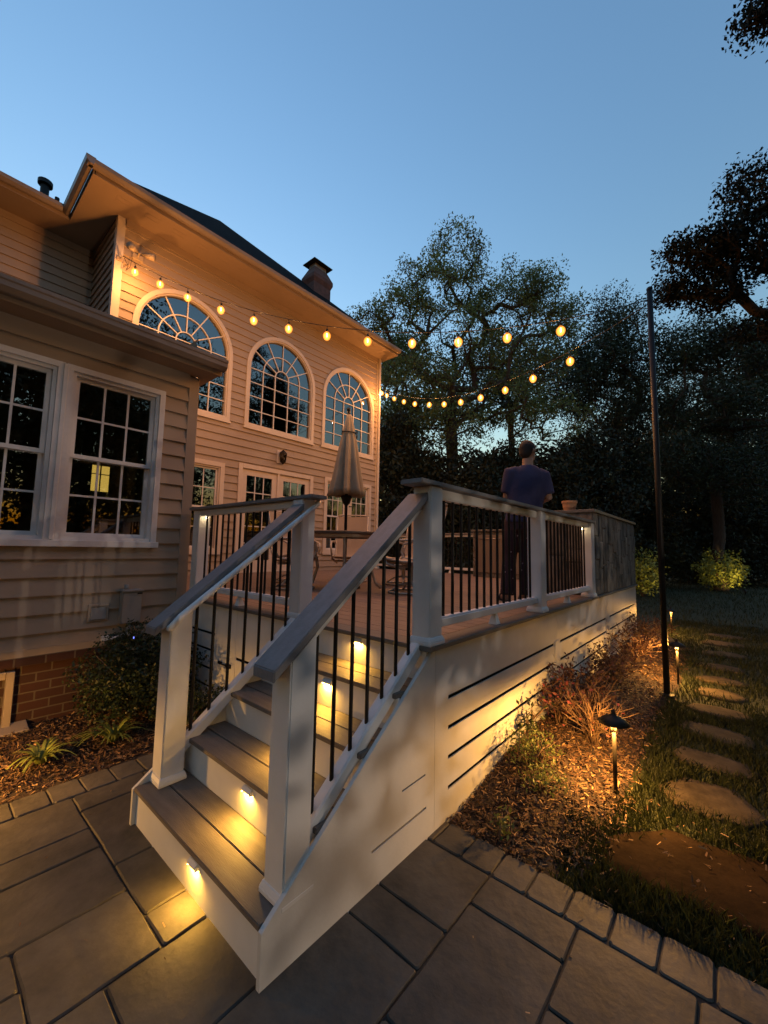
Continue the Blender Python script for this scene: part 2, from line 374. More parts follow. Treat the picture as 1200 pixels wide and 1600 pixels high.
# ================================================================== DECK
H = 1.0; R_ = 0.2; TD = 0.2508
deck = thing('deck', (1.0, 0, 0), 'raised brown plank deck with white slatted skirting beside the house', 'deck')
m = MB(); x = 1.115
while x < 7.42:
    w = min(.138, 7.42-x); m.box(x+.0025, x+w-.0025, .112, 6.14, H-.025, H - .0005*(int(x*50) % 2)); x += w
m.build('deck_boards', DECKM, deck, bevel=.002)
m = MB(); m.box(.965, 7.44, -.03, .107, H-.026, H+.001); m.build('border_board', BORDER, deck, bevel=.003)
m = MB(); m.box(.965, 1.110, .109, 3.14, H-.026, H+.001); m.build('border_board', mat('grey_deck_border_cross', (0.13, 0.115, 0.10), 0.6, 0.18, 4, 0.15, 30, stretch=(9, 1, 9)), deck, bevel=.003)
SL = [.168, .336, .502, .672]; sh = .0115
BT = .007
def slat_panel(mb, a0, a1, spans, ztop, slits, axis, f0, f1):
    """boards with thin gaps; spans = intervals along a that have gaps"""
    def bx(u0, u1, z0, z1):
        if u1-u0 < 1e-4: return
        mb.box(u0, u1, f0, f1, z0, z1) if axis == 'X' else mb.box(f0, f1, u0, u1, z0, z1)
    z = -.03
    for s in slits:
        bx(a0, a1, z, s-sh); u = a0
        for (p, q_) in spans: bx(u, p, s-sh, s+sh); u = q_
        bx(u, a1, s-sh, s+sh); z = s+sh
    bx(a0, a1, z, ztop)
m = MB()
slat_panel(m, 1.064, 3.165, [(1.205, 3.08)], H-.027, SL, 'X', 0, BT)
slat_panel(m, 3.168, 5.26, [(3.26, 5.165)], H-.027, SL, 'X', 0, BT)
slat_panel(m, 5.263, 7.42, [(5.36, 7.25)], H-.027, SL, 'X', 0, BT)
m.build('side_skirting', WHITE_D, deck)
for a, b_ in ((3.10, 3.235), (5.18, 5.345)):
    m = MB(); m.box(a, b_, -.006, -.0005, 0, .70); m.build('skirting_stile', WHITE_D, deck, bevel=.002)
m = MB()
slat_panel(m, 1.283, 2.04, [(1.5, 2.03)], H-.027, [.232, .39, .555], 'Y', 1.0, 1.0+BT)
slat_panel(m, 2.044, 2.395, [], H-.027, [.4], 'Y', 1.0, 1.0+BT)
slat_panel(m, 2.399, 3.14, [(2.42, 2.93)], H-.027, [.217, .38, .55, .704], 'Y', 1.0, 1.0+BT)
m.build('front_skirting', WHITE, deck)
m = MB(); m.box(.985, .999, 2.10, 2.18, .455, .49); m.box(.975, .985, 2.13, 2.30, .468, .479); m.box(.982, .999, 2.26, 2.31, .462, .486); m.build('latch', BLACKM, deck, bevel=.002)
m = MB(); m.box(7.40, 7.42, .022, 6.14, -.03, H-.027); m.build('end_skirting', WHITE_D, deck)
m = MB(); m.box(1.05, 7.38, .06, 6.1, -.02, .06); m.build('painted_underdeck_shade', DARK, deck)  # black slab that paints the shade beneath the deck
m = MB(); m.box(1.07, 7.38, .035, .045, -.02, H-.03); m.build('painted_slit_shade', DARK, deck)  # black sheet added behind the side slits so their shade reads dark
m = MB(); m.box(1.035, 1.045, 1.30, 3.12, -.02, H-.03); m.build('painted_slit_shade', DARK, deck)  # same painted shade behind the front slits

# ------------------------------------------------------------------ stairs
st = thing('staircase', (0, .64, 0), 'five riser stair with white risers and grey treads rising to the deck', 'stairs')
SW = 1.28
for k in range(1, 5):
    x0 = (k-1)*TD - .018; x1 = k*TD; xm = (x0+x1)/2 + .004; z = k*R_
    m = MB(); m.box(x0, xm-.002, .022, SW-.022, z-.025, z); m.box(xm+.002, x1, .022, SW-.022, z-.025, z)
    m.build('tread', TREAD, st, bevel=.003, seg=2)
for k in range(1, 6):
    x0 = (k-1)*TD; m = MB(); m.box(x0, x0+.016, .022, SW-.022, (k-1)*R_ + (.0005 if k > 1 else -.03), k*R_-.0255); m.build('riser', WHITE, st)
prof = [(-.022, -.03), (-.022, .186), (1.045, .972), (1.062, .972), (1.062, -.03)]
# right skirt is one board with two thin gaps
m = MB(); m.prism([(-.022,-.03),(-.022,.152),(1.062,.152),(1.062,-.03)], 'Y', 0, .02)
m.prism([(-.022,.152),(-.022,.164),(.55,.164),(.55,.152)], 'Y', 0, .02)
m.prism([(.985,.152),(.985,.164),(1.062,.164),(1.062,.152)], 'Y', 0, .02)
m.prism([(-.022,.164),(-.022,.186),(.1665,.325),(1.062,.325),(1.062,.164)], 'Y', 0, .02)
m.prism([(.1665,.325),(.178,.334),(.77,.334),(.77,.325)], 'Y', 0, .02); m.prism([(.975,.325),(.975,.334),(1.062,.334),(1.062,.325)], 'Y', 0, .02)
m.prism([(.178,.334),(1.045,.972),(1.062,.972),(1.062,.334)], 'Y', 0, .02)
m.build('stair_skirt', WHITE_D, st)
m = MB(); m.box(.45, 1.05, .0205, .0215, .13, .36); m.build('painted_slit_shade', DARK, st)  # black sheet painting the shade inside the stair slits
m = MB(); m.prism(prof, 'Y', SW-.02, SW); m.build('stair_skirt', WHITE_D, st)
m = MB(); m.prism([(.02,.0),(.98,.76),(.98,.60),(.22,.0)], 'Y', .025, .06); m.build('stringer', WHITE, st)
m = MB(); m.prism([(.02,.0),(.98,.76),(.98,.60),(.22,.0)], 'Y', SW-.06, SW-.025); m.build('stringer', WHITE, st)

for k in range(1, 6):
    pl = ['on the bottom riser, shining on the patio', 'on the second riser, shining on the first tread', 'on the third riser, behind the front newel post', 'on the fourth riser, shining on the third tread', 'on the top riser, right under the deck edge']
    x0 = (k-1)*TD; yc = .55; zc = (k-1)*R_ + .142
    s = thing('step_light', (x0, yc, zc), 'small white hooded step light glowing yellow ' + pl[k-1], 'step light', 'step lights on the stair risers')
    m = MB(); m.prism([(x0-.001, zc-.004), (x0-.001, zc+.016), (x0-.008, zc+.016), (x0-.022, zc+.003), (x0-.022, zc-.004)], 'Y', yc-.036, yc+.036)
    m.box(x0-.020, x0-.001, yc-.036, yc-.033, zc-.014, zc-.0041); m.box(x0-.020, x0-.001, yc+.033, yc+.036, zc-.014, zc-.0041)
    m.build('hood', WHITE, s, bevel=.0015)
    m = MB(); m.box(x0-.017, x0-.005, yc-.030, yc+.030, zc-.0075, zc-.0045); m.build('lens', STEPL, s)
    ld = bpy.data.lights.get('step_lamp') or bpy.data.lights.new('step_lamp', 'AREA')
    ld.shape = 'RECTANGLE'; ld.size = .012; ld.size_y = .058; ld.energy = 3.2*LAMP; ld.color = (1, .50, .07)
    lo = bpy.data.objects.new('step_lamp', ld); COL.objects.link(lo); lo.parent = s; lo.location = (-.012, 0, -.0085); lo.rotation_euler = (0, math.radians(18), 0)

# ------------------------------------------------------------------ railings
PW = .063
def post(parent, cx, cy, z0, z1, z2=None):
    m = MB(); z2 = z2 or z1
    m.hexa([(cx-PW,cy-PW,z0),(cx+PW,cy-PW,z0),(cx+PW,cy+PW,z0),(cx-PW,cy+PW,z0)], [(cx-PW,cy-PW,z1),(cx+PW,cy-PW,z2),(cx+PW,cy+PW,z2),(cx-PW,cy+PW,z1)]); p = m.build('post', WHITE, parent, bevel=.006, seg=2)
    m = MB(); a = PW+.013
    m.hexa([(cx-a,cy-a,z0+.002),(cx+a,cy-a,z0+.002),(cx+a,cy+a,z0+.002),(cx-a,cy+a,z0+.002)], [(cx-a,cy-a,z0+.022),(cx+a,cy-a,z0+.022),(cx+a,cy+a,z0+.022),(cx-a,cy+a,z0+.022)])
    b_ = PW+.003
    m.hexa([(cx-a,cy-a,z0+.0225),(cx+a,cy-a,z0+.0225),(cx+a,cy+a,z0+.0225),(cx-a,cy+a,z0+.0225)], [(cx-b_,cy-b_,z0+.046),(cx+b_,cy-b_,z0+.046),(cx+b_,cy+b_,z0+.046),(cx-b_,cy+b_,z0+.046)])
    m.build('base_trim', WHITE, p, bevel=.003)
    return p
def baluster(parent, x, y, z0, z1):
    m = MB(); m.tube([(x, y, z0), (x, y, z1)], .0098, 10); return m.build('baluster', BLACKM, parent, smooth=False)

SLOPE = .797
def stair_rail(cy, inner, label):
    t = thing('stair_railing', (.1, cy, .2), label, 'railing', 'railings of the stair')
    zc = lambda x: 1.038 + SLOPE*x          # underside of the cap
    post(t, .135, cy, .2, zc(.072)-.001, zc(.198)-.001)
    w = .072
    m = MB(); m.prism([(-.012, zc(-.012)), (.985, zc(.985)), (.985, zc(.985)+.045), (-.012, zc(-.012)+.045)], 'Y', cy-w, cy+w); m.build('cap_rail', CAP, t, bevel=.004, seg=2)
    m = MB(); m.prism([(.195, zc(.195)-.062), (.985, zc(.985)-.062), (.985, zc(.985)-.002), (.195, zc(.195)-.002)], 'Y', cy-.03, cy+.03); m.build('top_rail', WHITE, t, bevel=.006, seg=2)
    zb = lambda x: .236 + SLOPE*x
    m = MB(); m.prism([(.195, zb(.195)-.075), (.985, zb(.985)-.075), (.985, zb(.985)), (.195, zb(.195))], 'Y', cy-.032, cy+.032)
    m.prism([(.195, zb(.195)-.013), (.985, zb(.985)-.013), (.985, zb(.985)+.004), (.195, zb(.195)+.004)], 'Y', cy-.026, cy+.026); m.build('bottom_rail', WHITE, t, bevel=.004)
    for i in range(7):
        x = .249 + .1095*i; baluster(t, x, cy, zb(x)-.01, zc(x)-.05)
    return t
RY = .075; LY = SW-.075
t = stair_rail(RY, 1, 'nearer of the two stair railings, white with grey cap and black balusters')
t = stair_rail(LY, -1, 'stair railing on the house side with a round white grab rail added')
m = MB(); yy = LY-.10
hz = lambda x: 1.045 + .757*x
pts = [(.075, LY-.066, hz(.03)), (.06, LY-.085, hz(.03)), (.068, yy, hz(.05)), (.11, yy, hz(.11))] + [(.2+.1*i, yy, hz(.2+.1*i)) for i in range(9)] + [(1.09, yy, hz(1.09)), (1.115, LY-.085, hz(1.115)), (1.10, LY-.066, hz(1.10))]
m.tube(pts, .019, 12); hr = m.build('grab_rail', WHITE, t, smooth=True)
for x in (.3, .7):
    m = MB(); m.tube([(x, LY-.03, hz(x)-.02), (x, LY-.07, hz(x)-.05), (x, yy, hz(x)-.01)], .007, 8); m.build('bracket', WHITE, t, smooth=True)

ZT = 1.905
def flat_rail(t, axis, a0, a1, c, cap0, cap1, cells):
    """horizontal railing along axis at cross position c; cells = list of (start, end) between posts"""
    def bx(m, u0, u1, v0, v1, z0, z1):
        m.box(u0, u1, v0, v1, z0, z1) if axis == 'X' else m.box(v0, v1, u0, u1, z0, z1)
    m = MB(); bx(m, cap0, cap1, c-.078, c+.078, ZT+.001, ZT+.029); m.build('cap_rail', CAP if axis == 'X' else CAPY, t, bevel=.004, seg=2)
    for (u0, u1) in cells:
        m = MB(); bx(m, u0, u1, c-.03, c+.03, ZT-.062, ZT); m.build('top_rail', WHITE, t, bevel=.008, seg=2)
        m = MB(); bx(m, u0, u1, c-.03, c+.03, 1.082, 1.128); bx(m, u0, u1, c-.02, c+.02, 1.1285, 1.137); m.build('bottom_rail', WHITE, t, bevel=.003)
        n = round((u1-u0)/.1115) - 1; st_ = (u1-u0)/(n+1)
        for i in range(n):
            u = u0 + st_*(i+1); baluster(t, u if axis == 'X' else c, c if axis == 'X' else u, 1.13, ZT-.055)
        n = 1
        for i in range(n):
            u = u0 + (u1-u0)*(i+1)/(n+1); m = MB()
            P = lambda a, z: [(u-a, c-a, z), (u+a, c-a, z), (u+a, c+a, z), (u-a, c+a, z)] if axis == 'X' else [(c-a, u-a, z), (c+a, u-a, z), (c+a, u+a, z), (c-a, u+a, z)]
            m.hexa(P(.032, H+.002), P(.014, 1.081)); m.build('foot_block', WHITE, t)
DY = .047
t = thing('deck_railing', (2.8, DY, 1.0), 'long white deck railing on the garden side with grey cap, from stair to stone counter', 'railing', 'railings round the deck')
XP = (1.045, 2.80, 4.545)
for x in XP: post(t, x, DY, H, ZT)
flat_rail(t, 'X', 1.1, 4.5, DY, .875, 4.62, [(XP[0]+PW, XP[1]-PW), (XP[1]+PW, XP[2]-PW)])
def accent(parent_label, loc, axis):
    s = thing('accent_light', loc, parent_label, 'accent light', 'tiny lights under the deck rails')
    x, y, z = loc
    m = MB(); m.lathe((x, y, z), [(.012, .0), (.013, .02), (.006, .026)], 10); m.build('socket', BLACKM, s, smooth=True)
    m = MB(); m.lathe((x, y, z), [(.001, -.024), (.010, -.02), (.014, -.01), (.010, -.001)], 10); m.build('lens', ACC, s, smooth=True)
t = thing('deck_railing', (1.045, 2.1, 1.0), 'white deck railing between the stair and the house wing, in front of the doors', 'railing', 'railings round the deck')
post(t, 1.045, LY+.01, H, ZT); post(t, 1.075, 2.985, H, ZT)
flat_rail(t, 'Y', LY, 3.0, 1.05, LY-.165, 3.075, [(LY+.01+PW, 2.985-PW)])
t = thing('deck_railing', (7.33, 4.5, 1.0), 'far end deck railing behind the table, dark yard beyond', 'railing', 'railings round the deck')
post(t, 7.33, 2.92, H, ZT); post(t, 7.33, 4.5, H, ZT); post(t, 7.33, 6.06, H, ZT)
flat_rail(t, 'Y', 2.9, 6.1, 7.33, 2.83, 6.14, [(2.92+PW, 4.5-PW), (4.5+PW, 6.06-PW)])
accent('tiny lit bulb under the garden side rail beside the stone counter', (4.40, DY+.03, 1.838), 'X')
accent('tiny lit bulb under the house side rail beside the wing corner', (1.075, 2.87, 1.838), 'Y')

# ================================================================== HOUSE
YW = 3.15; YM = 6.2; XC = 1.0; YB = 7.55; XN = .88; XF = 7.47
house = thing('house', (0, 5, 0), 'large beige clapboard house with three arched windows, hip roof and a one-storey wing', 'house')
EXPO = .155
def siding(mb, axis, c, a0, a1, z0, z1, rects=(), archs=(), sgn=-1):
    """lapped boards on the plane axis=c; boards face sgn; openings leave real holes"""
    def P(a, off, z): return (a, c + sgn*off, z) if axis == 'Y' else (c + sgn*off, a, z)
    z = z0
    while z < z1 - .005:
        zt = min(z + EXPO, z1)
        cuts = {z, zt}
        for r in rects:
            for v in (r[2], r[3]):
                if z < v < zt: cuts.add(v)
        for ar in archs:
            if ar[2] < zt and ar[3]+ar[1] > z:
                for k in range(1, 6): cuts.add(z + (zt-z)*k/6)
                for v in (ar[2], ar[3], ar[3]+ar[1]):
                    if z < v < zt: cuts.add(v)
        cs = sorted(cuts)
        for za, zb in zip(cs[:-1], cs[1:]):
            zm = (za+zb)/2; iv = [(a0, a1)]
            holes = [(r[0], r[1]) for r in rects if r[2] < zm < r[3]]
            for (xc, R, zz0, zs) in archs:
                if zz0 < zm <= zs: holes.append((xc-R, xc+R))
                elif zs < zm < zs+R: h = math.sqrt(R*R-(zm-zs)**2); holes.append((xc-h, xc+h))
            for (h0, h1) in holes:
                nv = []
                for (p, q_) in iv:
                    if h1 <= p or h0 >= q_: nv.append((p, q_)); continue
                    if h0 > p: nv.append((p, h0))
                    if h1 < q_: nv.append((h1, q_))
                iv = nv
            off = lambda zz: .027 - .025*(zz-z)/EXPO
            for (p, q_) in iv:
                vs = [P(p, off(za), za), P(q_, off(za), za), P(q_, off(zb), zb), P(p, off(zb), zb)]
                fs = [(0,1,2,3)]
                if za == z: vs += [P(p, 0, za), P(q_, 0, za)]; fs.append((4,5,1,0))
                mb.add(vs, fs)
        z = zt

ARCH = [(2.085, .905, 4.0, 5.30), (4.215, .905, 4.0, 5.30), (6.315, .935, 4.02, 5.34)]
DOOR = (3.245, 5.165, 1.0, 3.22)
SWL = (1.95, 2.945, 1.38, 3.15); SWR = (5.52, 7.20, 1.38, 3.27)
m = MB(); ar_in = [(a[0], a[1]-.04, a[2]+.04, a[3]) for a in ARCH]
ins = lambda r, d=.03: (r[0]+d, r[1]-d, r[2]+d, r[3]-d)
siding(m, 'Y', YM, XN+.1, XF-.09, .62, 7.0, [ins(DOOR), ins(SWL), ins(SWR)], ar_in)
m.build('main_siding', SIDING, house)
W1 = (-1.005, -.165, 1.515, 3.13); W2 = (-.155, .675, 1.515, 3.13)
m = MB(); siding(m, 'Y', YW, -6, XC-.085, .62, 3.40, [(-1.0, .665, 1.54, 3.10)]); m.build('wing_siding', SIDING, house)
m = MB(); siding(m, 'X', XC, YW+.085, YM, .62, 3.9, sgn=1); m.build('wing_end_siding', SIDING, house)
m = MB(); siding(m, 'X', XN, YM+.1, YB, 3.6, 7.0, sgn=-1); m.build('return_siding', SIDING, house)
m = MB(); siding(m, 'Y', YB, -7, XN, 3.6, 7.0, sgn=-1); m.build('upper_siding', SIDING, house)
m = MB(); siding(m, 'X', XF, YM+.1, 14, .62, 7.0, sgn=1); m.build('end_siding', SIDING, house)
m = MB()
m.box(XC-.085, XC+.022, YW-.022, YW+.085, .60, 3.385); m.build('corner_board', TRIM, house, bevel=.003)
m = MB(); m.box(XN-.02, XN+.1, YM-.022, YM+.1, 3.6, 7.0); m.build('corner_board', TRIMW, house, bevel=.003)
m = MB(); m.box(XF-.09, XF+.022, YM-.022, YM+.09, .6, 7.0); m.build('corner_board', TRIMW, house, bevel=.003)
m = MB(); m.box(XF-.07, XF-.005, YM-.09, YM-.03, 1.0, 6.99); m.build('downspout', TRIMW, house, bevel=.01)
m = MB(); m.box(-6, .2-.53-.02, YW+.01, YW+.2, -.1, .615); m.box(-.30, XC+.01, YW+.01, YW+.2, -.1, .615); m.box(-.36, -.29, YW+.01, YW+.2, .50, .615)
m.box(-6.02, XC-.01, YW-.035, YW+.009, .53, .60)
m.build('brick_foundation', BRICK, house)
m = MB(); m.box(-.352, -.302, YW-.05, YW+.02, .02, .5); m.box(-1.2, -.352, YW-.03, YW+.02, .44, .5); m.hexa([(-1.2,YW-.16,.0),(-.20,YW-.16,.0),(-.20,YW+.0,.0),(-1.2,YW+.0,.0)], [(-1.2,YW-.16,.06),(-.20,YW-.16,.06),(-.20,YW+.0,.09),(-1.2,YW+.0,.09)])
bw = m.build('basement_window', TRIM, house, bevel=.004)
m = MB(); m.box(-1.2, -.353, YW+.03, YW+.04, .09, .44); m.build('pane', GLASSW, bw)
m = MB(); m.box(-6, XC-.09, YW-.03, YW-.0185, .60, .66); m.build('starter_board', TRIM, house)

def ribbon(mb, path, w, y0, y1):
    """flat bar following a polyline in the x-z plane"""
    n = len(path); o = []; i_ = []
    for k in range(n):
        a = Vector(path[max(k-1, 0)]); b = Vector(path[min(k+1, n-1)]); t = (b-a).normalized(); nrm = Vector((-t.y, t.x))*w/2
        o.append((path[k][0]+nrm.x, path[k][1]+nrm.y)); i_.append((path[k][0]-nrm.x, path[k][1]-nrm.y))
    mb.ring(o, i_, 'Y', y0, y1)

def arch_window(xc, RO, z0, zs):
    y = YM; n = 28
    def outline(R, zb):
        return [(xc-R, zb)] + [(xc-R*math.cos(math.pi*k/n), zs+R*math.sin(math.pi*k/n)) for k in range(n+1)] + [(xc+R, zb)]
    m = MB(); R1 = RO-.075; m.ring(outline(RO, z0), outline(R1, z0+.07), 'Y', y-.042, y+.05, closed=True)
    R2 = R1-.028; m.ring(outline(R1-.001, z0+.071), outline(R2, z0+.098), 'Y', y-.018, y+.09, closed=True)
    m.box(xc-RO-.02, xc+RO+.02, y-.055, y-.001, z0-.035, z0-.001)
    w = m.build('arched_window', TRIMW, house)
    m = MB(); r1, r2 = R2*.22, R2*.60; ya, yb = y+.018, y+.036
    arc = lambda r: [(xc-r*math.cos(math.pi*k/20), zs+r*math.sin(math.pi*k/20)) for k in range(21)]
    zb = z0+.098
    ribbon(m, arc(r1), .02, ya, yb); ribbon(m, arc(r2), .02, ya, yb)
    for r in (r1, r2):
        for s in (-1, 1): m.box(xc+s*r-.0095, xc+s*r+.0095, ya+.001, yb-.001, zb, zs)
    for a in (30, 60, 90, 120, 150):
        c, s_ = math.cos(math.radians(a)), math.sin(math.radians(a)); ribbon(m, [(xc+c*r1, zs+s_*r1), (xc+c*R2, zs+s_*R2)], .02, ya+.002, yb-.002)
    for k in range(0, 4):
        z = zs - (zs-zb)*k/4; m.box(xc-R2, xc+R2, ya+.003, yb-.003, z-.009, z+.009)
    m.build('muntin', WINW, w)
    m = MB(); m.prism([(xc-R2-.005, zb-.005)] + [(xc-(R2+.005)*math.cos(math.pi*k/n), zs+(R2+.005)*math.sin(math.pi*k/n)) for k in range(n+1)] + [(xc+R2+.005, zb-.005)], 'Y', y+.042, y+.046)
    m.build('pane', GLASSM, w)
for a in ARCH: arch_window(*a)

def sash_window(r, y, cols, rows, cas, gm, frame_m, sash_m, sill=True):
    x0, x1, z0, z1 = r
    m = MB()
    rect = lambda d, dz=0: [(x0+d, z0+d), (x1-d, z0+d), (x1-d, z1-d), (x0+d, z1-d)]
    m.ring(rect(0), rect(cas), 'Y', y-.045, y+.03, closed=True)
    m.ring(rect(cas), rect(cas+.03), 'Y', y-.02, y+.12, closed=True)
    if sill: m.box(x0-.02, x1+.02, y-.06, y-.0455, z0-.01, z0+.045)
    w = m.build('window', frame_m, house)
    a0, a1 = x0+cas+.03, x1-cas-.03; b0, b1 = z0+cas+.03, z1-cas-.03; zm = (b0+b1)/2; fw = .036
    for (za, zb, yy, rr) in ((zm-.018, b1, y+.018, rows[0]), (b0, zm+.018, y+.054, rows[1])):
        m = MB(); m.ring([(a0,za),(a1,za),(a1,zb),(a0,zb)], [(a0+fw,za+fw),(a1-fw,za+fw),(a1-fw,zb-fw),(a0+fw,zb-fw)], 'Y', yy, yy+.032, closed=True)
        for k in range(1, cols):
            x = a0+fw + (a1-a0-2*fw)*k/cols; m.box(x-.009, x+.009, yy+.004, yy+.014, za+fw, zb-fw)
        for k in range(1, rr):
            z = za+fw + (zb-za-2*fw)*k/rr; m.box(a0+fw, a1-fw, yy+.005, yy+.013, z-.009, z+.009)
        m.build('sash', sash_m, w)
        m = MB(); m.box(a0+fw-.004, a1-fw+.004, yy+.0155, yy+.0195, za+fw-.004, zb-fw+.004); m.build('pane', gm, w)
for r in (W1, W2): sash_window(r, YW, 3, (2, 2), .05, GLASSW, WINW, WINW, False)
m = MB(); m.box(W1[0]-.02, W2[1]+.02, YW-.062, YW-.0455, 1.502, 1.56); m.build('window_sill', WINW, house, bevel=.003)
m = MB(); m.box(W1[1]-.012, W2[0]+.012, YW-.055, YW-.0458, 1.562, 3.12); m.build('window_mullion', WINW, house, bevel=.003)
sash_window(SWL, YM, 3, (2, 2), .085, GLASSM, TRIMW, WINW)
xm = (SWR[0]+SWR[1])/2
sash_window((SWR[0], xm-.002, SWR[2], SWR[3]), YM, 3, (2, 2), .085, GLASSM, TRIMW, WINW)
sash_window((xm+.002, SWR[1], SWR[2], SWR[3]), YM, 3, (2, 2), .085, GLASSM, TRIMW, WINW)

# french doors
x0, x1, z0, z1 = DOOR
m = MB(); m.box(x0, x0+.09, YM-.04, YM+.1, z0, z1); m.box(x1-.09, x1, YM-.04, YM+.1, z0, z1); m.box(x0+.0905, x1-.0905, YM-.04, YM+.1, z1-.09, z1); m.box(x0+.0905, x1-.0905, YM-.02, YM+.1, z0+.001, z0+.03)
xm = (x0+x1)/2; m.box(xm-.03, xm+.03, YM-.028, YM+.02, z0+.031, z1-.0905)
m.build('door_frame', TRIMW, house, bevel=.004)
for (a0, a1, hs) in ((x0+.092, xm-.031, 1), (xm+.031, x1-.092, -1)):
    m = MB(); za, zb = z0+.032, z1-.092; y = YM+.005
    ox = .115; m.ring([(a0,za),(a1,za),(a1,zb),(a0,zb)], [(a0+ox,za+.22),(a1-ox,za+.22),(a1-ox,zb-.13),(a0+ox,zb-.13)], 'Y', y, y+.045, closed=True)
    d = m.build('french_door', TRIMW, house)
    m = MB(); g0, g1, h0, h1 = a0+ox, a1-ox, za+.22, zb-.13
    for k in (1, 2): x = g0+(g1-g0)*k/3; m.box(x-.009, x+.009, y+.008, y+.02, h0, h1)
    for k in range(1, 5): z = h0+(h1-h0)*k/5; m.box(g0, g1, y+.009, y+.019, z-.009, z+.009)
    m.build('muntin', WINW, d)
    m = MB(); m.box(g0-.003, g1+.003, y+.0215, y+.0255, h0-.003, h1+.003); m.build('pane', GLASSM, d)
    hx = a1-.055 if hs == 1 else a0+.055
    m = MB(); m.tube([(hx, y, 2.02), (hx, y-.05, 2.02), (hx-hs*.11, y-.055, 2.02)], .011, 8); m.box(hx-.025, hx+.025, y-.008, y-.0005, 1.93, 2.10); m.build('handle', BRONZE, d)

# rooms behind the glass (real walls, dim)
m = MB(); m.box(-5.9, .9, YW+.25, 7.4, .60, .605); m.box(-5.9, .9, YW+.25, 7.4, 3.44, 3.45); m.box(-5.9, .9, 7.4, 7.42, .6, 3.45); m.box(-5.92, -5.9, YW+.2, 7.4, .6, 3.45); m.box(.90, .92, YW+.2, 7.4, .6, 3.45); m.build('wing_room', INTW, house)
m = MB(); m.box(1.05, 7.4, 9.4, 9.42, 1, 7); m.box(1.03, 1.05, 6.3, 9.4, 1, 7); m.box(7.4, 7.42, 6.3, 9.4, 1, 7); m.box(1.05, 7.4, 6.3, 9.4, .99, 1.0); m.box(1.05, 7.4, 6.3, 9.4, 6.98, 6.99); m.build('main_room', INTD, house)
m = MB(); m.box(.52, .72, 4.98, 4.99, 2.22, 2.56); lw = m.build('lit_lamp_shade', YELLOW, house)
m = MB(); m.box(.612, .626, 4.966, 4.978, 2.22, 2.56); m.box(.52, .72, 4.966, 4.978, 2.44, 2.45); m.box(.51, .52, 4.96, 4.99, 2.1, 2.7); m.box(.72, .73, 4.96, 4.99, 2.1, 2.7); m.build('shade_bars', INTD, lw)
m = MB(); m.box(.15, .34, 5.4, 5.42, 2.92, 3.12); m.build('interior_glow_patch', ORANGEG, house)  # emissive patch painting the warm glow seen inside, not a lamp
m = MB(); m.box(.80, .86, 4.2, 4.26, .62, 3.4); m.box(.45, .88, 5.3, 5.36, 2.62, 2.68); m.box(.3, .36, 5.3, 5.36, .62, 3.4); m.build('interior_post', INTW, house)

# roofs
ZE = 7.12; XL, XR, YE = .38, 7.56, 5.6; SR = .98
ax = (XL+XR)/2; ta = ax-XL; za = ZE + SR*ta
m = MB(); A = (ax, YE+ta, za); Bk = (ax, 14, za)
m.add([(XL,YE,ZE),(XR,YE,ZE),A,Bk,(XL,14,ZE),(XR,14,ZE)], [(0,1,2),(0,2,3,4),(1,5,3,2)])
roof = m.build('roof', ROOFM, house)
m = MB(); b0 = 6.95; m.add([(-8,b0,ZE),(XL+.3,b0,ZE),(XL+.3,12,ZE+.5*(12-b0)),(-8,12,ZE+.5*(12-b0))], [(0,1,2,3)]); m.add([(-8,b0,ZE-.02),(XL+.1,b0,ZE-.02),(XL+.1,12,ZE-.02),(-8,12,ZE-.02)], [(0,1,2,3)])
m.build('roof', ROOFM, house)
m = MB()
for (cx, cy, r, zt) in ((.07, 7.43, .062, 7.78), (.24, 7.40, .035, 7.56)):
    m.lathe((cx, cy, 7.3), [(r, 0), (r, zt-7.3-.1), (r*1.7, zt-7.3-.09), (r*1.7, zt-7.3-.02), (r*1.2, zt-7.3)] if r > .05 else [(r, 0), (r, zt-7.3)], 14)
m.build('vent_pipe', BLACKM, roof, smooth=False)
m = MB(); m.box(XL, XR, YE, YM-.02, 6.985, 7.0); m.box(XL, XN-.02, YM-.0195, YB+.3, 6.985, 7.0); m.box(-8, XL-.001, b0, YB, 6.985, 7.0)
x = XL+.35
while x < XR-.2:  m.box(x, x+.22, YE+.16, YE+.24, 6.981, 6.9845); m.box(x, x+.22, YE+.26, YE+.30, 6.981, 6.9845); x += .42
m.build('soffit', SOFFIT, house)
m = MB(); m.box(XL+.02, XR, YE-.012, YE+.008, 6.97, 7.10); m.box(XL-.012, XL+.008, YE-.012, b0, 6.97, 7.10); m.box(-8, XL-.013, b0-.012, b0+.008, 6.97, 7.10); m.box(XR+.001, XR+.02, YE-.012, YM+.02, 6.97, 7.10)
m.box(XN+.101, XF-.091, YM-.045, YM-.028, 6.86, 6.984)
m.build('fascia', SOFFIT, house)
gp = lambda s, y: [(y-.012, 7.115), (y-.012-.02, 7.02), (y-.012-.07, 7.02), (y-.012-.11, 7.06), (y-.012-.12, 7.115)]
m = MB(); m.prism(gp(1, YE), 'X', XL-.1, XR+.02); m.build('gutter', GUTTER, house)
m = MB(); m.prism(gp(1, b0), 'X', -8, XL-.13); m.build('gutter', GUTTER, house)
m = MB(); m.prism([(XL-.012,7.13),(XL-.032,7.02),(XL-.082,7.02),(XL-.122,7.06),(XL-.132,7.13)], 'Y', YE-.13, b0); m.build('gutter', GUTTER, house)
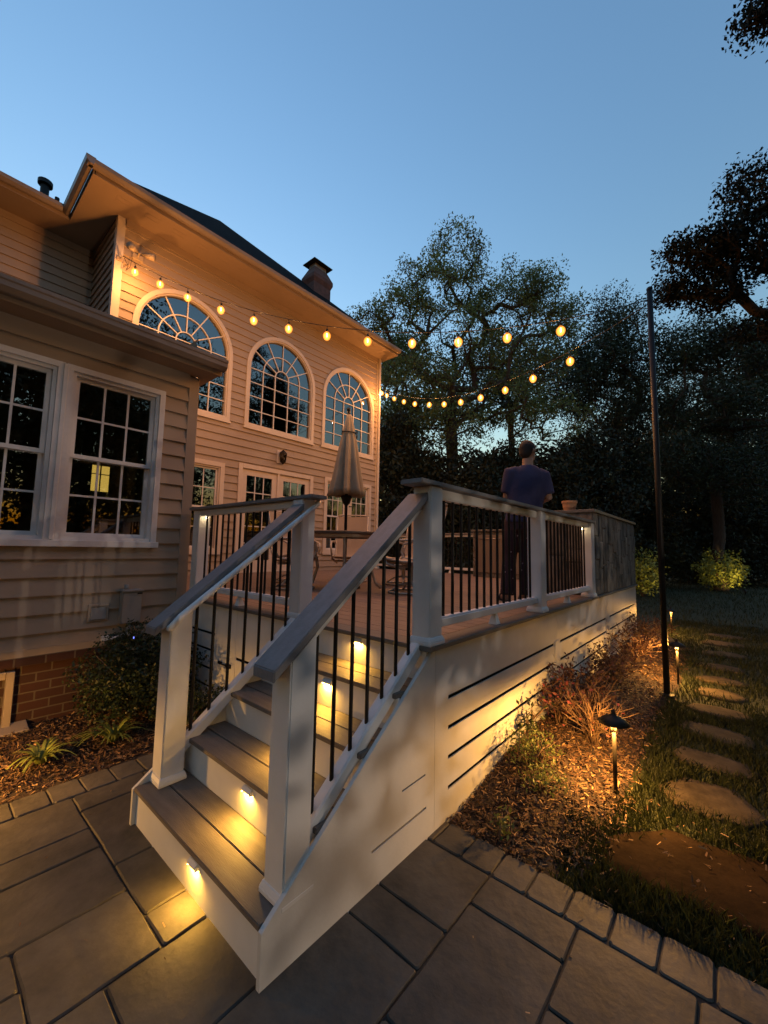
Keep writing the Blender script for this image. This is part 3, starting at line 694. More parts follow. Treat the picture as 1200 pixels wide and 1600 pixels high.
# chimney
cx0, cx1, cy0, cy1 = 5.62, 6.22, 7.0, 7.45
def tier(m, d0, z0_, d1, z1_): m.hexa([(cx0-d0,cy0-d0,z0_),(cx1+d0,cy0-d0,z0_),(cx1+d0,cy1+d0,z0_),(cx0-d0,cy1+d0,z0_)], [(cx0-d1,cy0-d1,z1_),(cx1+d1,cy0-d1,z1_),(cx1+d1,cy1+d1,z1_),(cx0-d1,cy1+d1,z1_)])
m = MB(); tier(m, 0, 7.9, 0, 8.80); tier(m, 0, 8.801, .045, 8.92); tier(m, .045, 8.921, .045, 9.02); tier(m, .045, 9.021, -.08, 9.30); ch = m.build('chimney', CHIMB, roof)
m = MB(); tier(m, -.10, 9.30, -.10, 9.42); m.build('chimney', GALV, roof)
m = MB(); tier(m, .03, 9.425, .03, 9.445); tier(m, .03, 9.446, -.20, 9.60); m.build('chimney', BLACKM, roof)
# one-storey wing roof, gutter and soffit
m = MB(); XE = 1.13; gz = 3.52
m.add([(-7,2.86,gz),(XE,2.86,gz),(XE,YM,gz+.3*(YM-2.86)),(-7,YB,gz+.3*(YB-2.86)),(XN-.02,YB,gz+.3*(YB-2.86)),(XN-.02,YM,gz+.3*(YM-2.86))], [(0,1,2,5),(0,5,4,3)])
m.build('wing_roof', ROOFM, house)
m = MB(); m.box(-7, XE, 2.86, YW-.018, 3.40, 3.412); m.box(XC+.018, XE, YW-.0175, YM-.02, 3.40, 3.412); m.build('soffit', SOFFIT, house)
m = MB(); m.box(-7, XE, 2.848, 2.862, 3.385, 3.51); m.prism([(2.86,3.39),(2.86,3.51),(YM-.05,gz+.3*(YM-.05-2.86)-.01),(YM-.05,gz+.3*(YM-.05-2.86)-.13)], 'X', XE, XE+.014); m.build('fascia', SOFFIT, house)
m = MB(); m.box(-7, XC-.09, YW-.04, YW-.018, 3.25, 3.40); m.build('frieze_board', SIDING, house)
m = MB(); m.prism([(2.847,3.535),(2.83,3.42),(2.78,3.42),(2.742,3.455),(2.742,3.495),(2.732,3.505),(2.732,3.535)], 'X', -7, XE+.012); m.build('gutter', GUTTER, house)
# wall fittings
def tgt(name, loc, label, cat): return thing(name, loc, label, cat)
t = tgt('utility_box', (.482, YW, .95), 'grey metal utility box screwed to the wing siding above the shrub', 'utility box')
m = MB(); m.box(.40, .565, YW-.11, YW-.018, .79, 1.085); m.build('case', GALV, t, bevel=.006, seg=2)
m = MB(); m.box(.393, .572, YW-.125, YW-.018, 1.0855, 1.105); m.build('lid', GALV, t, bevel=.004)
m = MB(); m.box(.515, .56, YW-.128, YW-.1255, 1.06, 1.075); m.build('slot', BLACKM, t)
m = MB(); m.tube([(.44, YW-.06, 1.1), (.44, YW-.06, 1.15)], .02, 10); m.build('conduit', GALV, t, smooth=True)
m = MB(); m.tube([(.48, YW-.06, .79), (.48, YW-.06, .62), (.5, YW-.05, .5)], .02, 10); m.build('conduit', GALV, t, smooth=True)
t = tgt('outlet_cover', (.235, YW, .915), 'square grey weatherproof outlet cover beside the utility box', 'outlet cover')
m = MB(); m.ring([(.155,.83),(.315,.83),(.315,.985),(.155,.985)], [(.175,.845),(.297,.845),(.297,.96),(.175,.96)], 'Y', YW-.035, YW-.0175, closed=True); m.build('frame', TRIM, t, bevel=.003)
m = MB(); m.hexa([(.176,YW-.045,.846),(.296,YW-.045,.846),(.296,YW-.02,.846),(.176,YW-.02,.846)], [(.176,YW-.028,.959),(.296,YW-.028,.959),(.296,YW-.02,.959),(.176,YW-.02,.959)]); m.build('flap', GALV, t, bevel=.003)
t = tgt('power_adapter', (.4, YW, .70), 'black power adapter with white plug and small blue light under the utility box', 'adapter')
m = MB(); m.box(.30, .60, YW-.10, YW-.037, .625, .67); m.box(.33, .40, YW-.085, YW-.037, .6705, .70); m.build('case', BLACKM, t, bevel=.01)
m = MB(); m.box(.25, .335, YW-.13, YW-.101, .665, .705); m.tube([(.33, YW-.115, .675), (.42, YW-.12, .695), (.47, YW-.12, .70)], .008, 6); m.build('plug', WHITE, t, bevel=.0)
m = MB(); m.box(.515, .523, YW-.1035, YW-.1005, .642, .66); m.build('indicator', BLUELED, t)
t = tgt('wall_lantern', (4.22, YM, 3.5), 'unlit dark bronze wall lantern above the french doors', 'wall lantern')
m = MB(); m.box(4.13, 4.31, YM-.035, YM-.018, 3.37, 3.66); m.build('mount', TRIMW, t, bevel=.004)
m = MB(); c = (4.22, YM-.13, 0)
m.box(4.20, 4.24, YM-.13, YM-.036, 3.60, 3.63); m.lathe(c, [(.01, 3.66), (.03, 3.64), (.09, 3.58), (.095, 3.565)], 6); m.lathe(c, [(.06, 3.38), (.065, 3.395), (.03, 3.36), (.01, 3.34)], 6)
for k in range(6): a = math.pi*2*k/6; m.tube([(c[0]+.085*math.cos(a), c[1]+.085*math.sin(a), 3.565), (c[0]+.06*math.cos(a), c[1]+.06*math.sin(a), 3.39)], .007, 6)
m.build('cage', BRONZE, t)
m = MB(); m.lathe(c, [(.052, 3.395), (.076, 3.56)], 6); m.build('glass', GLASSW, t)
t = tgt('floodlight', (1.19, YM, 6.45), 'unlit twin-head floodlight under the eave where the string lights start', 'floodlight')
m = MB(); m.box(1.10, 1.27, YM-.05, YM-.018, 6.36, 6.46); m.tube([(1.18, YM-.05, 6.42), (1.18, YM-.14, 6.44)], .016, 8); m.build('bracket', FIXW, t, bevel=.004)
for s in (-1, 1):
    m = MB(); p0 = Vector((1.18+s*.03, YM-.14, 6.44)); p1 = Vector((1.18+s*.19, YM-.26, 6.40)); m.tube([p0, p0+(p1-p0)*.35, p0+(p1-p0)*.36, p1], [.02, .025, .045, .06], 12); m.build('lamp_head', FIXW, t, smooth=True)
t = tgt('string_hook', (.95, YM, 6.25), 'metal bracket on the wall corner holding the end of the string lights', 'hook')
m = MB(); m.box(.885, .96, YM-.04, YM-.0225, 6.20, 6.27); m.tube([(.93, YM-.04, 6.24), (.95, YM-.14, 6.25), (.95, YM-.15, 6.22)], .008, 8); m.build('plate', FIXW, t)

# ================================================================== STRING LIGHTS, POLE, PATH LIGHTS
def point(name, energy, col, r, parent, loc):
    ld = bpy.data.lights.get(name)
    if ld is None:
        ld = bpy.data.lights.new(name, 'POINT'); ld.energy = energy*LAMP; ld.color = col; ld.shadow_soft_size = r
    lo = bpy.data.objects.new(name, ld); COL.objects.link(lo)
    root = parent
    while root.parent: root = root.parent
    lo.parent = parent; lo.location = Vector(loc) - ORIGIN.get(root.name, Vector((0, 0, 0))); return lo

PT = Vector((4.60, -.70, 4.58))
def glow_glass():
    """warm glass that glows in the middle and thins out to clear at its edge"""
    m = bpy.data.materials.new('string_bulb_glass'); m.use_nodes = True; nt = m.node_tree; N = nt.nodes; L = nt.links; N.remove(N['Principled BSDF'])
    lw = N.new('ShaderNodeLayerWeight'); lw.inputs[0].default_value = .35
    r = N.new('ShaderNodeValToRGB'); L.new(lw.outputs['Facing'], r.inputs[0])
    r.color_ramp.elements[0].color = (1, .38, .065, 1); r.color_ramp.elements[0].position = .0; r.color_ramp.elements[1].color = (1, .30, .035, 1); r.color_ramp.elements[1].position = .55
    st = N.new('ShaderNodeMapRange'); L.new(lw.outputs['Facing'], st.inputs[0]); st.inputs[1].default_value = 0; st.inputs[2].default_value = .85; st.inputs[2].default_value = .75; st.inputs[3].default_value = 1.6*LAMP; st.inputs[4].default_value = .25*LAMP
    e = N.new('ShaderNodeEmission'); L.new(r.outputs[0], e.inputs[0]); L.new(st.outputs[0], e.inputs[1])
    t = N.new('ShaderNodeBsdfTransparent'); t.inputs[0].default_value = (1, .9, .75, 1); a = N.new('ShaderNodeAddShader')
    L.new(e.outputs[0], a.inputs[0]); L.new(t.outputs[0], a.inputs[1]); L.new(a.outputs[0], N['Material Output'].inputs['Surface']); return m
SBG = glow_glass()
FIL2 = emis('string_filament', (1.0, .58, .2), 14)
def strand(label, A, T, sag, ts, extra):
    t = thing('string_lights', A, label, 'string lights', 'strands of bulbs over the deck')
    fn = lambda u: A + (T-A)*u + Vector((0, 0, -4*sag*u*(1-u)))
    m = MB(); m.tube([fn(i/60) for i in range(61)], .0055, 6); 
    if extra: m.tube(extra, .004, 6)
    m.build('wire', BLACKM, t, smooth=True)
    rr = random.Random(2)
    for u in ts:
        p = fn(u); tl = Vector((rr.uniform(-.015, .015), rr.uniform(-.015, .015), 0))
        m = MB(); c = (p.x+tl.x, p.y+tl.y, p.z-.135)
        m.lathe(c, [(.002, -.080), (.026, -.073), (.048, -.048), (.057, -.014), (.052, .012), (.030, .038), (.017, .050)], 12); b = m.build('bulb', SBG, t, smooth=True)
        m = MB(); m.tube([p, (c[0], c[1], c[2]+.085)], .004, 6); m.lathe(c, [(.017, .040), (.018, .075), (.012, .09)], 10); m.build('socket', BLACKM, b, smooth=True)
        m = MB(); m.lathe(c, [(.002, -.034), (.008, -.026), (.010, -.004), (.006, .024), (.002, .03)], 8); m.build('filament', FIL2, b, smooth=True)
        point('string_bulb', 26, (1, .44, .13), .012, b, (c[0], c[1], c[2]-.042))
A1 = Vector((.95, YM-.16, 6.23)); D2 = Vector((7.50, YM-.06, 6.15))
strand('upper strand of warm bulbs from the near house corner to the black pole', A1, PT, .80, [.03, .098, .163, .241, .315, .388, .466, .545, .624, .704, .784, .868], [(.95, YM-.15, 6.23), (1.02, YM-.17, 6.10), (1.0, YM-.14, 6.02), (1.06, YM-.12, 6.12), (1.10, YM-.06, 6.34)])
strand('lower strand of warm bulbs sagging from the black pole to the far house corner', PT - Vector((0, 0, .04)), D2, .68, [.150, .246, .328, .417, .497, .578, .655, .740, .818, .889, .950, .992], None)
t = thing('light_pole', (4.6, -.70, 0), 'tall thin black steel pole in the garden bed carrying both light strands', 'pole')
m = MB(); m.tube([(4.6, -.70, -.05), (4.6, -.70, 4.70)], .030, 14); m.build('shaft', BLACKM, t, smooth=True)
m = MB(); m.lathe((4.6, -.70, 4.70), [(.033, 0), (.033, .02), (.02, .035)], 14); m.build('cap', BLACKM, t)
m = MB(); m.tube([(4.6, -.70, 4.58), (4.585, -.645, 4.58), (4.60, -.635, 4.55)], .006, 6); m.build('hook', BLACKM, t)
m = MB(); m.lathe((4.6, -.70, -.03), [(.07, 0), (.07, .04), (.04, .05)], 14); m.build('base_collar', BLACKM, t)

def path_light(loc, label, energy=13, hgt=.45):
    t = thing('path_light', loc, label, 'path light', 'path lights beside the deck')
    x, y, z = loc
    m = MB(); m.tube([(x, y, z-.05), (x, y, z+hgt-.05)], .0125, 12); m.lathe((x, y, z+hgt-.08), [(.0125, 0), (.017, .01), (.017, .03), (.0125, .04)], 12); m.build('stem', BRONZE, t, smooth=True)
    m = MB(); m.lathe((x, y, z+hgt), [(.092, -.022), (.095, -.018), (.055, .012), (.02, .026), (.012, .04), (.014, .055), (.004, .065)], 20); m.lathe((x, y, z+hgt), [(.091, -.023), (.02, .004)], 20); m.build('hat', BRONZE, t, smooth=True)
    m = MB(); m.lathe((x, y, z+hgt-.045), [(.014, 0), (.02, .01), (.021, .03), (.012, .036)], 12); m.build('lens', PATHL, t, smooth=True)
    for k in range(3):
        a = 2.1*k; 
        point('path_lamp_%d' % energy if k else 'path_lamp_%d' % energy, energy/3, (1, .47, .095), .012, t, (x+.034*math.cos(a), y+.034*math.sin(a), z+hgt-.03))
path_light((2.168, -.668, 0), 'nearest garden path light with flat bronze hat, beside the dry twigs', 95)
path_light((5.233, -.75, 0), 'slim path light just behind the black pole on the lawn edge', 90)
path_light((8.8, -.36, 0), 'farthest and smallest path light, seen beside the black pole', 60)
path_light((-.95, 2.16, .02), 'path light in the mulch under the wing windows', 100, .42)

# ================================================================== OUTDOOR KITCHEN
t = thing('outdoor_kitchen', (4.65, .3, 1.0), 'grey stone clad outdoor kitchen counter along the deck corner', 'outdoor kitchen')
m = MB(); m.box(4.625, 7.40, .0, .70, H+.0015, 2.045); m.box(6.70, 7.40, .7005, 2.78, H+.0015, 1.93); m.build('stone_base', STONE, t)
m = MB(); m.box(4.59, 7.44, -.035, .735, 2.046, 2.085); m.build('countertop', mat('slate_counter', (.10, .095, .09), .5, .2, 5, .2, 20), t, bevel=.004)
m = MB(); m.box(6.66, 7.44, .736, 2.82, 1.931, 1.97); m.build('countertop', MATS['slate_counter'], t, bevel=.004)
def veneer(axis, c, a0, a1, z0, z1, sgn, seed):
    rv = random.Random(seed); mb = MB(); x = a0
    while x < a1-.01:
        wd = min(rv.uniform(.16, .42), a1-x); wd = a1-x if a1-x-wd < .12 else wd; z = z0
        while z < z1-.01:
            h = min(rv.uniform(.16, .50), z1-z); h = z1-z if z1-z-h < .12 else h; g_ = .004; d = rv.uniform(.006, .022)
            j = lambda: rv.uniform(-.006, .006)
            p4 = [(x+g_+j(), z+g_+abs(j())), (x+wd-g_+j(), z+g_+abs(j())), (x+wd-g_+j(), z+h-g_-abs(j())), (x+g_+j(), z+h-g_-abs(j()))]
            pts = []
            for i in range(4):
                a, b = p4[i], p4[(i+1) % 4]
                for k in range(3): pts.append((a[0]+(b[0]-a[0])*k/3+j()*.6, a[1]+(b[1]-a[1])*k/3+j()*.6))
            mx, mz = x+wd/2, z+h/2
            o = lambda p, s_, dd: ((mx+(p[0]-mx)*s_, c+sgn*dd, mz+(p[1]-mz)*s_) if axis == 'Y' else (c+sgn*dd, mx+(p[0]-mx)*s_, mz+(p[1]-mz)*s_))
            n = len(pts); vs = [o(p, 1, -.002) for p in pts] + [o(p, 1, d*.7) for p in pts] + [o(p, .93, d+rv.uniform(-.002, .003)) for p in pts] + [o(p, .5, d+rv.uniform(-.004, .005)) for p in pts]
            mb.add(vs, [(r*n+i, r*n+(i+1) % n, (r+1)*n+(i+1) % n, (r+1)*n+i) for r in range(3) for i in range(n)] + [tuple(range(3*n, 4*n))])
            z += h
        x += wd
    return mb
VEN = mat('ledge_stone', (.085, .075, .065), .85, .65, 5, 1.0, 12, stretch=(1.6, 1.6, .7), col2=(.24, .21, .18), island=.38, detail=12)
veneer('Y', .0, 4.626, 7.40, H+.003, 2.044, -1, 4).build('stone_veneer', VEN, t)
veneer('X', 4.625, .001, .70, H+.003, 2.044, -1, 5).build('stone_veneer', VEN, t)
for (y0, y1) in ((2.12, 2.68), (1.5, 2.06), (.85, 1.42)):
    m = MB(); m.box(6.682, 6.699, y0, y1, 1.10, 1.86); d = m.build('cabinet_door', STEEL, t, bevel=.004)
    m = MB(); m.tube([(6.68, y0+.06, 1.78), (6.655, y0+.06, 1.78), (6.655, y1-.06, 1.78), (6.68, y1-.06, 1.78)], .008, 8); m.build('handle', STEEL, d, smooth=True)
t = thing('pot', (4.72, .30, 2.085), 'small terracotta pot on the near end of the stone counter', 'pot')
m = MB(); m.lathe((4.72, .30, 2.086), [(.07, 0), (.088, .10), (.096, .102), (.096, .13), (.085, .13), (.08, .04), (.001, .04)], 20); m.build('pot', TERRA, t, smooth=False)

# ================================================================== PERSON
def bake(o, voxel, smooth=4, sub=False):
    md = o.modifiers.new('r', 'REMESH'); md.mode = 'VOXEL'; md.voxel_size = voxel
    if smooth: ms = o.modifiers.new('s', 'SMOOTH'); ms.iterations = smooth; ms.factor = .5
    dg = bpy.context.evaluated_depsgraph_get(); dg.update()
    me = bpy.data.meshes.new_from_object(o.evaluated_get(dg)); o.modifiers.clear()
    mats = list(o.data.materials); o.data = me
    if not me.materials:
        for mm in mats: me.materials.append(mm)
    me.polygons.foreach_set('use_smooth', [True]*len(me.polygons)); me.update()
PO = Vector((3.41, .36, 1.0)); PR = Vector((.65, -.76, 0)).normalized(); PF = Vector((.76, .65, 0)).normalized()
def pj(r, f, z): return PO + PR*r + PF*f + Vector((0, 0, z))
def loft(mb, rings, n=20, R=PR, Fd=PF):
    vs = []
    for (r, f, z, a, b) in rings:
        for k in range(n):
            t_ = 2*math.pi*k/n; vs.append(pj(r, f, z) + R*a*math.cos(t_) + Fd*b*math.sin(t_))
    m_ = len(rings)
    fs = [(i*n+k, i*n+(k+1) % n, (i+1)*n+(k+1) % n, (i+1)*n+k) for i in range(m_-1) for k in range(n)] + [tuple(reversed(range(n))), tuple(range((m_-1)*n, m_*n))]
    mb.add(vs, fs)
def limb(mb, pts, rs): mb.tube([pj(*p) for p in pts], rs, 14)
man = thing('person', PO, 'man seen from behind in navy T-shirt and dark patterned trousers, head turned right', 'person')
SHR, SHL = (.172, 0, 1.37), (-.178, 0, 1.40); ELR, ELL = (.225, -.01, 1.125), (-.215, .03, 1.13); WRR, WRL = (.20, .21, 1.09), (-.12, .22, 1.10)
KL, KR = (-.185, .05, .50), (-.005, .05, .50); AL, AR = (-.235, .0, .085), (-.005, .06, .085)
m = MB()
loft(m, [(-.05, 0, .86, .165, .115), (-.04, 0, 1.0, .155, .11), (-.02, 0, 1.2, .18, .115), (0, 0, 1.38, .18, .10), (.005, 0, 1.45, .10, .075), (.01, .01, 1.48, .06, .06), (.015, .02, 1.56, .056, .058)])
limb(m, [SHR, ELR, WRR], [.055, .044, .030]); limb(m, [SHL, ELL, WRL], [.055, .044, .030])
limb(m, [(.03, 0, .90), KR, AR], [.088, .056, .040]); limb(m, [(-.13, 0, .90), KL, AL], [.088, .056, .040])
# head: turned to the right
HD = (PR*.80 + PF*.60).normalized(); HS = Vector((-HD.y, HD.x, 0))
hc = pj(.022, .03, 1.645)
def ell(mb, c, a, b, c_, n=16):
    vs = []; fs = []
    for i in range(n+1):
        ph = math.pi*i/n
        for k in range(n): th = 2*math.pi*k/n; vs.append(c + HD*a*math.sin(ph)*math.cos(th) + HS*b*math.sin(ph)*math.sin(th) + Vector((0, 0, c_*math.cos(ph))))
    for i in range(n):
        for k in range(n): fs.append((i*n+k, i*n+(k+1) % n, (i+1)*n+(k+1) % n, (i+1)*n+k))
    mb.add(vs, fs)
ell(m, hc+Vector((0, 0, .018)), .098, .078, .095); ell(m, hc+HD*.032+Vector((0, 0, -.055)), .062, .058, .062)
m.tube([hc+HD*.088+Vector((0, 0, .018)), hc+HD*.112+Vector((0, 0, -.022)), hc+HD*.09+Vector((0, 0, -.03))], [.009, .015, .012], 8)
m.tube([hc+HD*.085+HS*.02+Vector((0, 0, -.055)), hc+HD*.092+Vector((0, 0, -.056)), hc+HD*.085-HS*.02+Vector((0, 0, -.055))], [.007, .010, .007], 8)
for s in (-1, 1):
    e = hc - HD*.008 + HS*s*.078 + Vector((0, 0, -.008)); m.tube([e+Vector((0, 0, .03))-HD*.006, e+HS*s*.012, e-Vector((0, 0, .028))], [.008, .013, .008], 8)
    m.tube([hc+HD*.082+HS*s*.014+Vector((0, 0, .034)), hc+HD*.076+HS*s*.05+Vector((0, 0, .032))], [.009, .008], 8)
# feet
for (a, tr, tf) in ((AL, -.235, .19), (AR, .0, .235)):
    m.tube([pj(a[0], a[1]-.045, .045), pj(a[0], a[1]+.03, .05), pj((a[0]+tr)/2, (a[1]+tf)/2+.02, .038), pj(tr, tf, .028)], [.036, .042, .040, .026], 12)
# hands: palm, four fingers of different length, thumb
for (w, s) in ((WRR, 1), (WRL, -1)):
    d = (pj(-.0, .33, 1.10) - pj(*w)).normalized(); up = Vector((0, 0, 1)); sd = d.cross(up).normalized(); c = pj(*w)
    m.tube([c, c+d*.04, c+d*.085], [.026, .034, .032], 12)
    for k, ln in enumerate((.066, .076, .072, .056)):
        b = c + d*.085 + up*(.026-.0175*k); q1 = b + d*ln*.45 - sd*s*.006; q2 = q1 + d*ln*.30 - sd*s*.022; q3 = q2 + d*ln*.05 - sd*s*.022
        m.tube([b-d*.02, b, q1, q2, q3], [.0095, .0095, .009, .0085, .0075], 8)
    b = c + d*.03 + up*.03; m.tube([b-up*.012, b+d*.03+up*.018-sd*s*.012, b+d*.055+up*.016-sd*s*.03], [.011, .0105, .009], 8)
body = m.build('body', SKIN, man); bake(body, .0075, 3)
m = MB()
loft(m, [(-.048, -.005, .845, .205, .145), (-.045, -.005, .90, .198, .14), (-.03, 0, 1.05, .196, .138), (-.01, 0, 1.22, .213, .142), (0, 0, 1.33, .212, .132), (0, 0, 1.405, .192, .112), (.004, 0, 1.45, .128, .09), (.008, .006, 1.482, .075, .072)])
ms_ = lambda a, b, t_: tuple(a[i]+(b[i]-a[i])*t_ for i in range(3))
limb(m, [(.12, 0, 1.385), SHR, ms_(SHR, ELR, .45), ms_(SHR, ELR, .86)], [.075, .083, .079, .076]); limb(m, [(-.12, 0, 1.40), SHL, ms_(SHL, ELL, .45), ms_(SHL, ELL, .86)], [.075, .083, .079, .076])
sh_ = m.build('shirt', SHIRT, man); bake(sh_, .014, 5)
m = MB()
loft(m, [(-.05, 0, .76, .19, .135), (-.05, 0, .86, .185, .13), (-.045, 0, .97, .178, .125)])
limb(m, [(.045, 0, .88), ms_((.045, 0, .88), KR, .5), KR, ms_(KR, AR, .6), (AR[0], AR[1]-.005, .07)], [.104, .098, .078, .072, .072])
limb(m, [(-.145, 0, .88), ms_((-.145, 0, .88), KL, .5), KL, ms_(KL, AL, .6), (AL[0], AL[1]-.005, .07)], [.104, .098, .078, .072, .072])
pa = m.build('trousers', PANTS, man); bake(pa, .014, 3)
m = MB(); ell(m, hc - HD*.012 + Vector((0, 0, .032)), .098, .084, .092); ell(m, hc - HD*.045 + Vector((0, 0, -.012)), .06, .072, .07); hr_ = m.build('hair', HAIR, man); bake(hr_, .009, 2)
for (a, tr, tf) in ((AL, -.235, .19), (AR, .0, .235)):
    m = MB(); p0, p1 = pj(a[0], a[1]-.07, .0), pj(tr, tf+.03, .0); d = (p1-p0).normalized(); s_ = Vector((-d.y, d.x, 0))
    out = [p0-s_*.03, p0+d*.10-s_*.036, p1-d*.06-s_*.048, p1-s_*.022, p1+s_*.022, p1-d*.06+s_*.048, p0+d*.10+s_*.036, p0+s_*.03]
    m.hexa([p+Vector((0, 0, .003)) for p in out], [p+Vector((0, 0, .022)) for p in out])
    q_ = p1-d*.10; m.tube([q_-s_*.045+Vector((0,0,.02)), q_-s_*.03+Vector((0,0,.07)), q_+Vector((0,0,.085)), q_+s_*.03+Vector((0,0,.07)), q_+s_*.045+Vector((0,0,.02))], .012, 8)
    m.build('sandal', SHOE, man)
t = thing('phone', pj(.02, .34, 1.10), 'small pale slab held in both hands by the man', 'phone')
m = MB(); c = pj(.045, .335, 1.10); a, b = PR*.085, (PF*.9+Vector((0, 0, .35))).normalized()*.045; n_ = a.cross(b).normalized()*.005
m.hexa([c-a-b-n_, c+a-b-n_, c+a+b-n_, c-a+b-n_], [c-a-b+n_, c+a-b+n_, c+a+b+n_, c-a+b+n_]); m.build('phone', mat('pale_plastic', (.6, .6, .6), .4, .05), t, bevel=.002)

# ================================================================== TABLE, UMBRELLA, CHAIRS
TX, TY = 2.91, 2.68
t = thing('patio_table', (TX, TY, H), 'round dark patio table with a closed umbrella through its middle', 'table')
m = MB(); m.lathe((TX, TY, 1.715), [(.03, 0), (.57, 0), (.585, .008), (.585, .03), (.57, .038), (.03, .038)], 40); m.build('tabletop', TABLET, t)
m = MB(); m.ring([(TX+.50*math.cos(a*math.pi/16), TY+.50*math.sin(a*math.pi/16)) for a in range(32)], [(TX+.47*math.cos(a*math.pi/16), TY+.47*math.sin(a*math.pi/16)) for a in range(32)], 'Z', 1.675, 1.714, closed=True); m.build('apron', ALU, t)
for k in range(4):
    a = math.pi/4 + k*math.pi/2; c, s = math.cos(a), math.sin(a)
    m = MB(); m.tube([(TX+c*.47, TY+s*.47, 1.70), (TX+c*.40, TY+s*.40, 1.5), (TX+c*.36, TY+s*.36, 1.28), (TX+c*.42, TY+s*.42, 1.08), (TX+c*.50, TY+s*.50, 1.003)], .02, 10); m.build('leg', ALU, t, smooth=True)
t = thing('umbrella', (TX, TY, H), 'closed khaki patio umbrella tied with a cord, standing in the table', 'umbrella')
m = MB(); m.tube([(TX, TY, 1.05), (TX, TY, 3.42)], .02, 12); m.build('pole', BLACKM, t, smooth=True)
m = MB(); m.lathe((TX, TY, H+.002), [(.22, 0), (.22, .03), (.06, .06), (.03, .10), (.03, .2)], 24); m.build('base', BRONZE, t)
def star(a, z):
    u = min(1, max(0, (3.38-z)/1.1)); am = .07 + .24*u
    return 1 + am*math.cos(8*a+.6) + .09*u*math.sin(3*a+1.1) + .06*u*math.sin(5*a+2*z)
pf = [(.028, 3.40), (.04, 3.36), (.062, 3.25), (.080, 3.16), (.079, 3.13), (.098, 3.05), (.120, 2.9), (.145, 2.7), (.168, 2.5), (.19, 2.34), (.204, 2.25), (.19, 2.255), (.15, 2.4)]
m = MB(); m.lathe((TX+.012, TY, 0), pf, 96, star=star); m.build('canopy', KHAKI, t, smooth=True)
m = MB(); m.tube([(TX+.012+.093*math.cos(a*math.pi/12), TY+.093*math.sin(a*math.pi/12), 3.145+.012*math.sin(a*math.pi/12)) for a in range(25)], .008, 6); m.tube([(TX+.07, TY-.07, 3.14), (TX+.085, TY-.09, 3.17), (TX+.08, TY-.09, 3.06)], .01, 6); m.build('tie_cord', BRONZE, t)
m = MB(); m.lathe((TX, TY, 3.41), [(.012, 0), (.022, .015), (.012, .03), (.028, .05), (.026, .075), (.004, .095)], 14); m.build('finial', BLACKM, t, smooth=True)
m = MB(); m.lathe((TX, TY, 2.18), [(.02, -.06), (.05, -.03), (.075, .05), (.07, .075), (.02, .08)], 16); m.tube([(TX, TY-.05, 2.10), (TX+.03, TY-.09, 2.10), (TX+.03, TY-.09, 2.04)], .008, 6); m.build('hub', BLACKM, t)

def make_chair(label):
    t = thing('patio_chair', (0, 0, 0), label, 'chair', 'sling chairs round the patio table', rz=1e-6)
    # local: faces +x
    side = [(.28, .40), (.24, .425), (.0, .39), (-.16, .385), (-.22, .45), (-.30, .75), (-.37, 1.08)]
    for s in (-1, 1):
        m = MB(); m.tube([(x, s*.26, z) for x, z in side], .014, 8)
        m.tube([(-.27, s*.27, .62), (-.15, s*.29, .645), (.10, s*.30, .64), (.24, s*.295, .60), (.27, s*.285, .50), (.20, s*.27, .36), (.0, s*.22, .30)], .016, 8); m.build('arm_frame', ALU, t, smooth=True)
    m = MB(); m.tube([(-.37, -.26, 1.08), (-.385, -.22, 1.105), (-.385, .22, 1.105), (-.37, .26, 1.08)], .013, 8); m.tube([(.28, -.26, .40), (.28, .26, .40)], .012, 8); m.tube([(-.0, -.26, .38), (-.0, .26, .38)], .012, 8); m.build('cross_rail', ALU, t, smooth=True)
    m = MB(); n = 9; rows = []
    prof_ = [(.27, .405), (.20, .42), (.08, .385), (-.06, .372), (-.15, .385), (-.215, .455), (-.25, .58), (-.29, .75), (-.33, .92), (-.372, 1.09)]
    vs = []
    for (x, z) in prof_:
        for k in range(n): y = -.25 + .5*k/(n-1); vs.append((x - .015*(1-(y/.25)**2), y, z - .012*(1-(y/.25)**2)))
    m.add(vs, [(i*n+k, i*n+k+1, (i+1)*n+k+1, (i+1)*n+k) for i in range(len(prof_)-1) for k in range(n-1)])
    vs2 = [(x-.006, y, z-.006) for x, y, z in vs]; m.add(vs2, [((i+1)*n+k, (i+1)*n+k+1, i*n+k+1, i*n+k) for i in range(len(prof_)-1) for k in range(n-1)])
    m.build('sling', SLING, t, smooth=True)
    m = MB(); m.lathe((0, 0, 0), [(.03, .10), (.03, .30), (.06, .31), (.06, .33)], 14); m.tube([(-.2, -.22, .33), (0, 0, .325), (.2, .22, .33)], .014, 8); m.tube([(-.2, .22, .33), (0, 0, .327), (.2, -.22, .33)], .014, 8); m.build('swivel_post', ALU, t)
    m = MB(); m.tube([(.27*math.cos(a*math.pi/16), .27*math.sin(a*math.pi/16), .016) for a in range(33)], .014, 8, caps=False)
    for k in range(4): a = math.pi/4+k*math.pi/2; m.tube([(.0, 0, .13), (.15*math.cos(a), .15*math.sin(a), .10), (.27*math.cos(a), .27*math.sin(a), .018)], .013, 8)
    m.build('swivel_base', ALU, t, smooth=True)
    return t
ch = make_chair('beige sling chair nearest the garden railing, its high back to the stair')
def seat(o, x, y): o.location = (x, y, H+.001); o.rotation_euler = (0, 0, math.atan2(TY-y, TX-x))
cs = [(3.12, 1.72, None), (3.98, 2.50, 'beige sling chair on the far right side of the table, by the stone counter'), (at(462, 5.35).x, at(462, 5.35).y, 'beige sling chair on the house side of the table, behind the grab rail'),
      (2.95, 3.85, 'beige sling chair between the table and the french doors'), (3.75, 3.42, 'beige sling chair on the far side of the table under the right hand windows')]
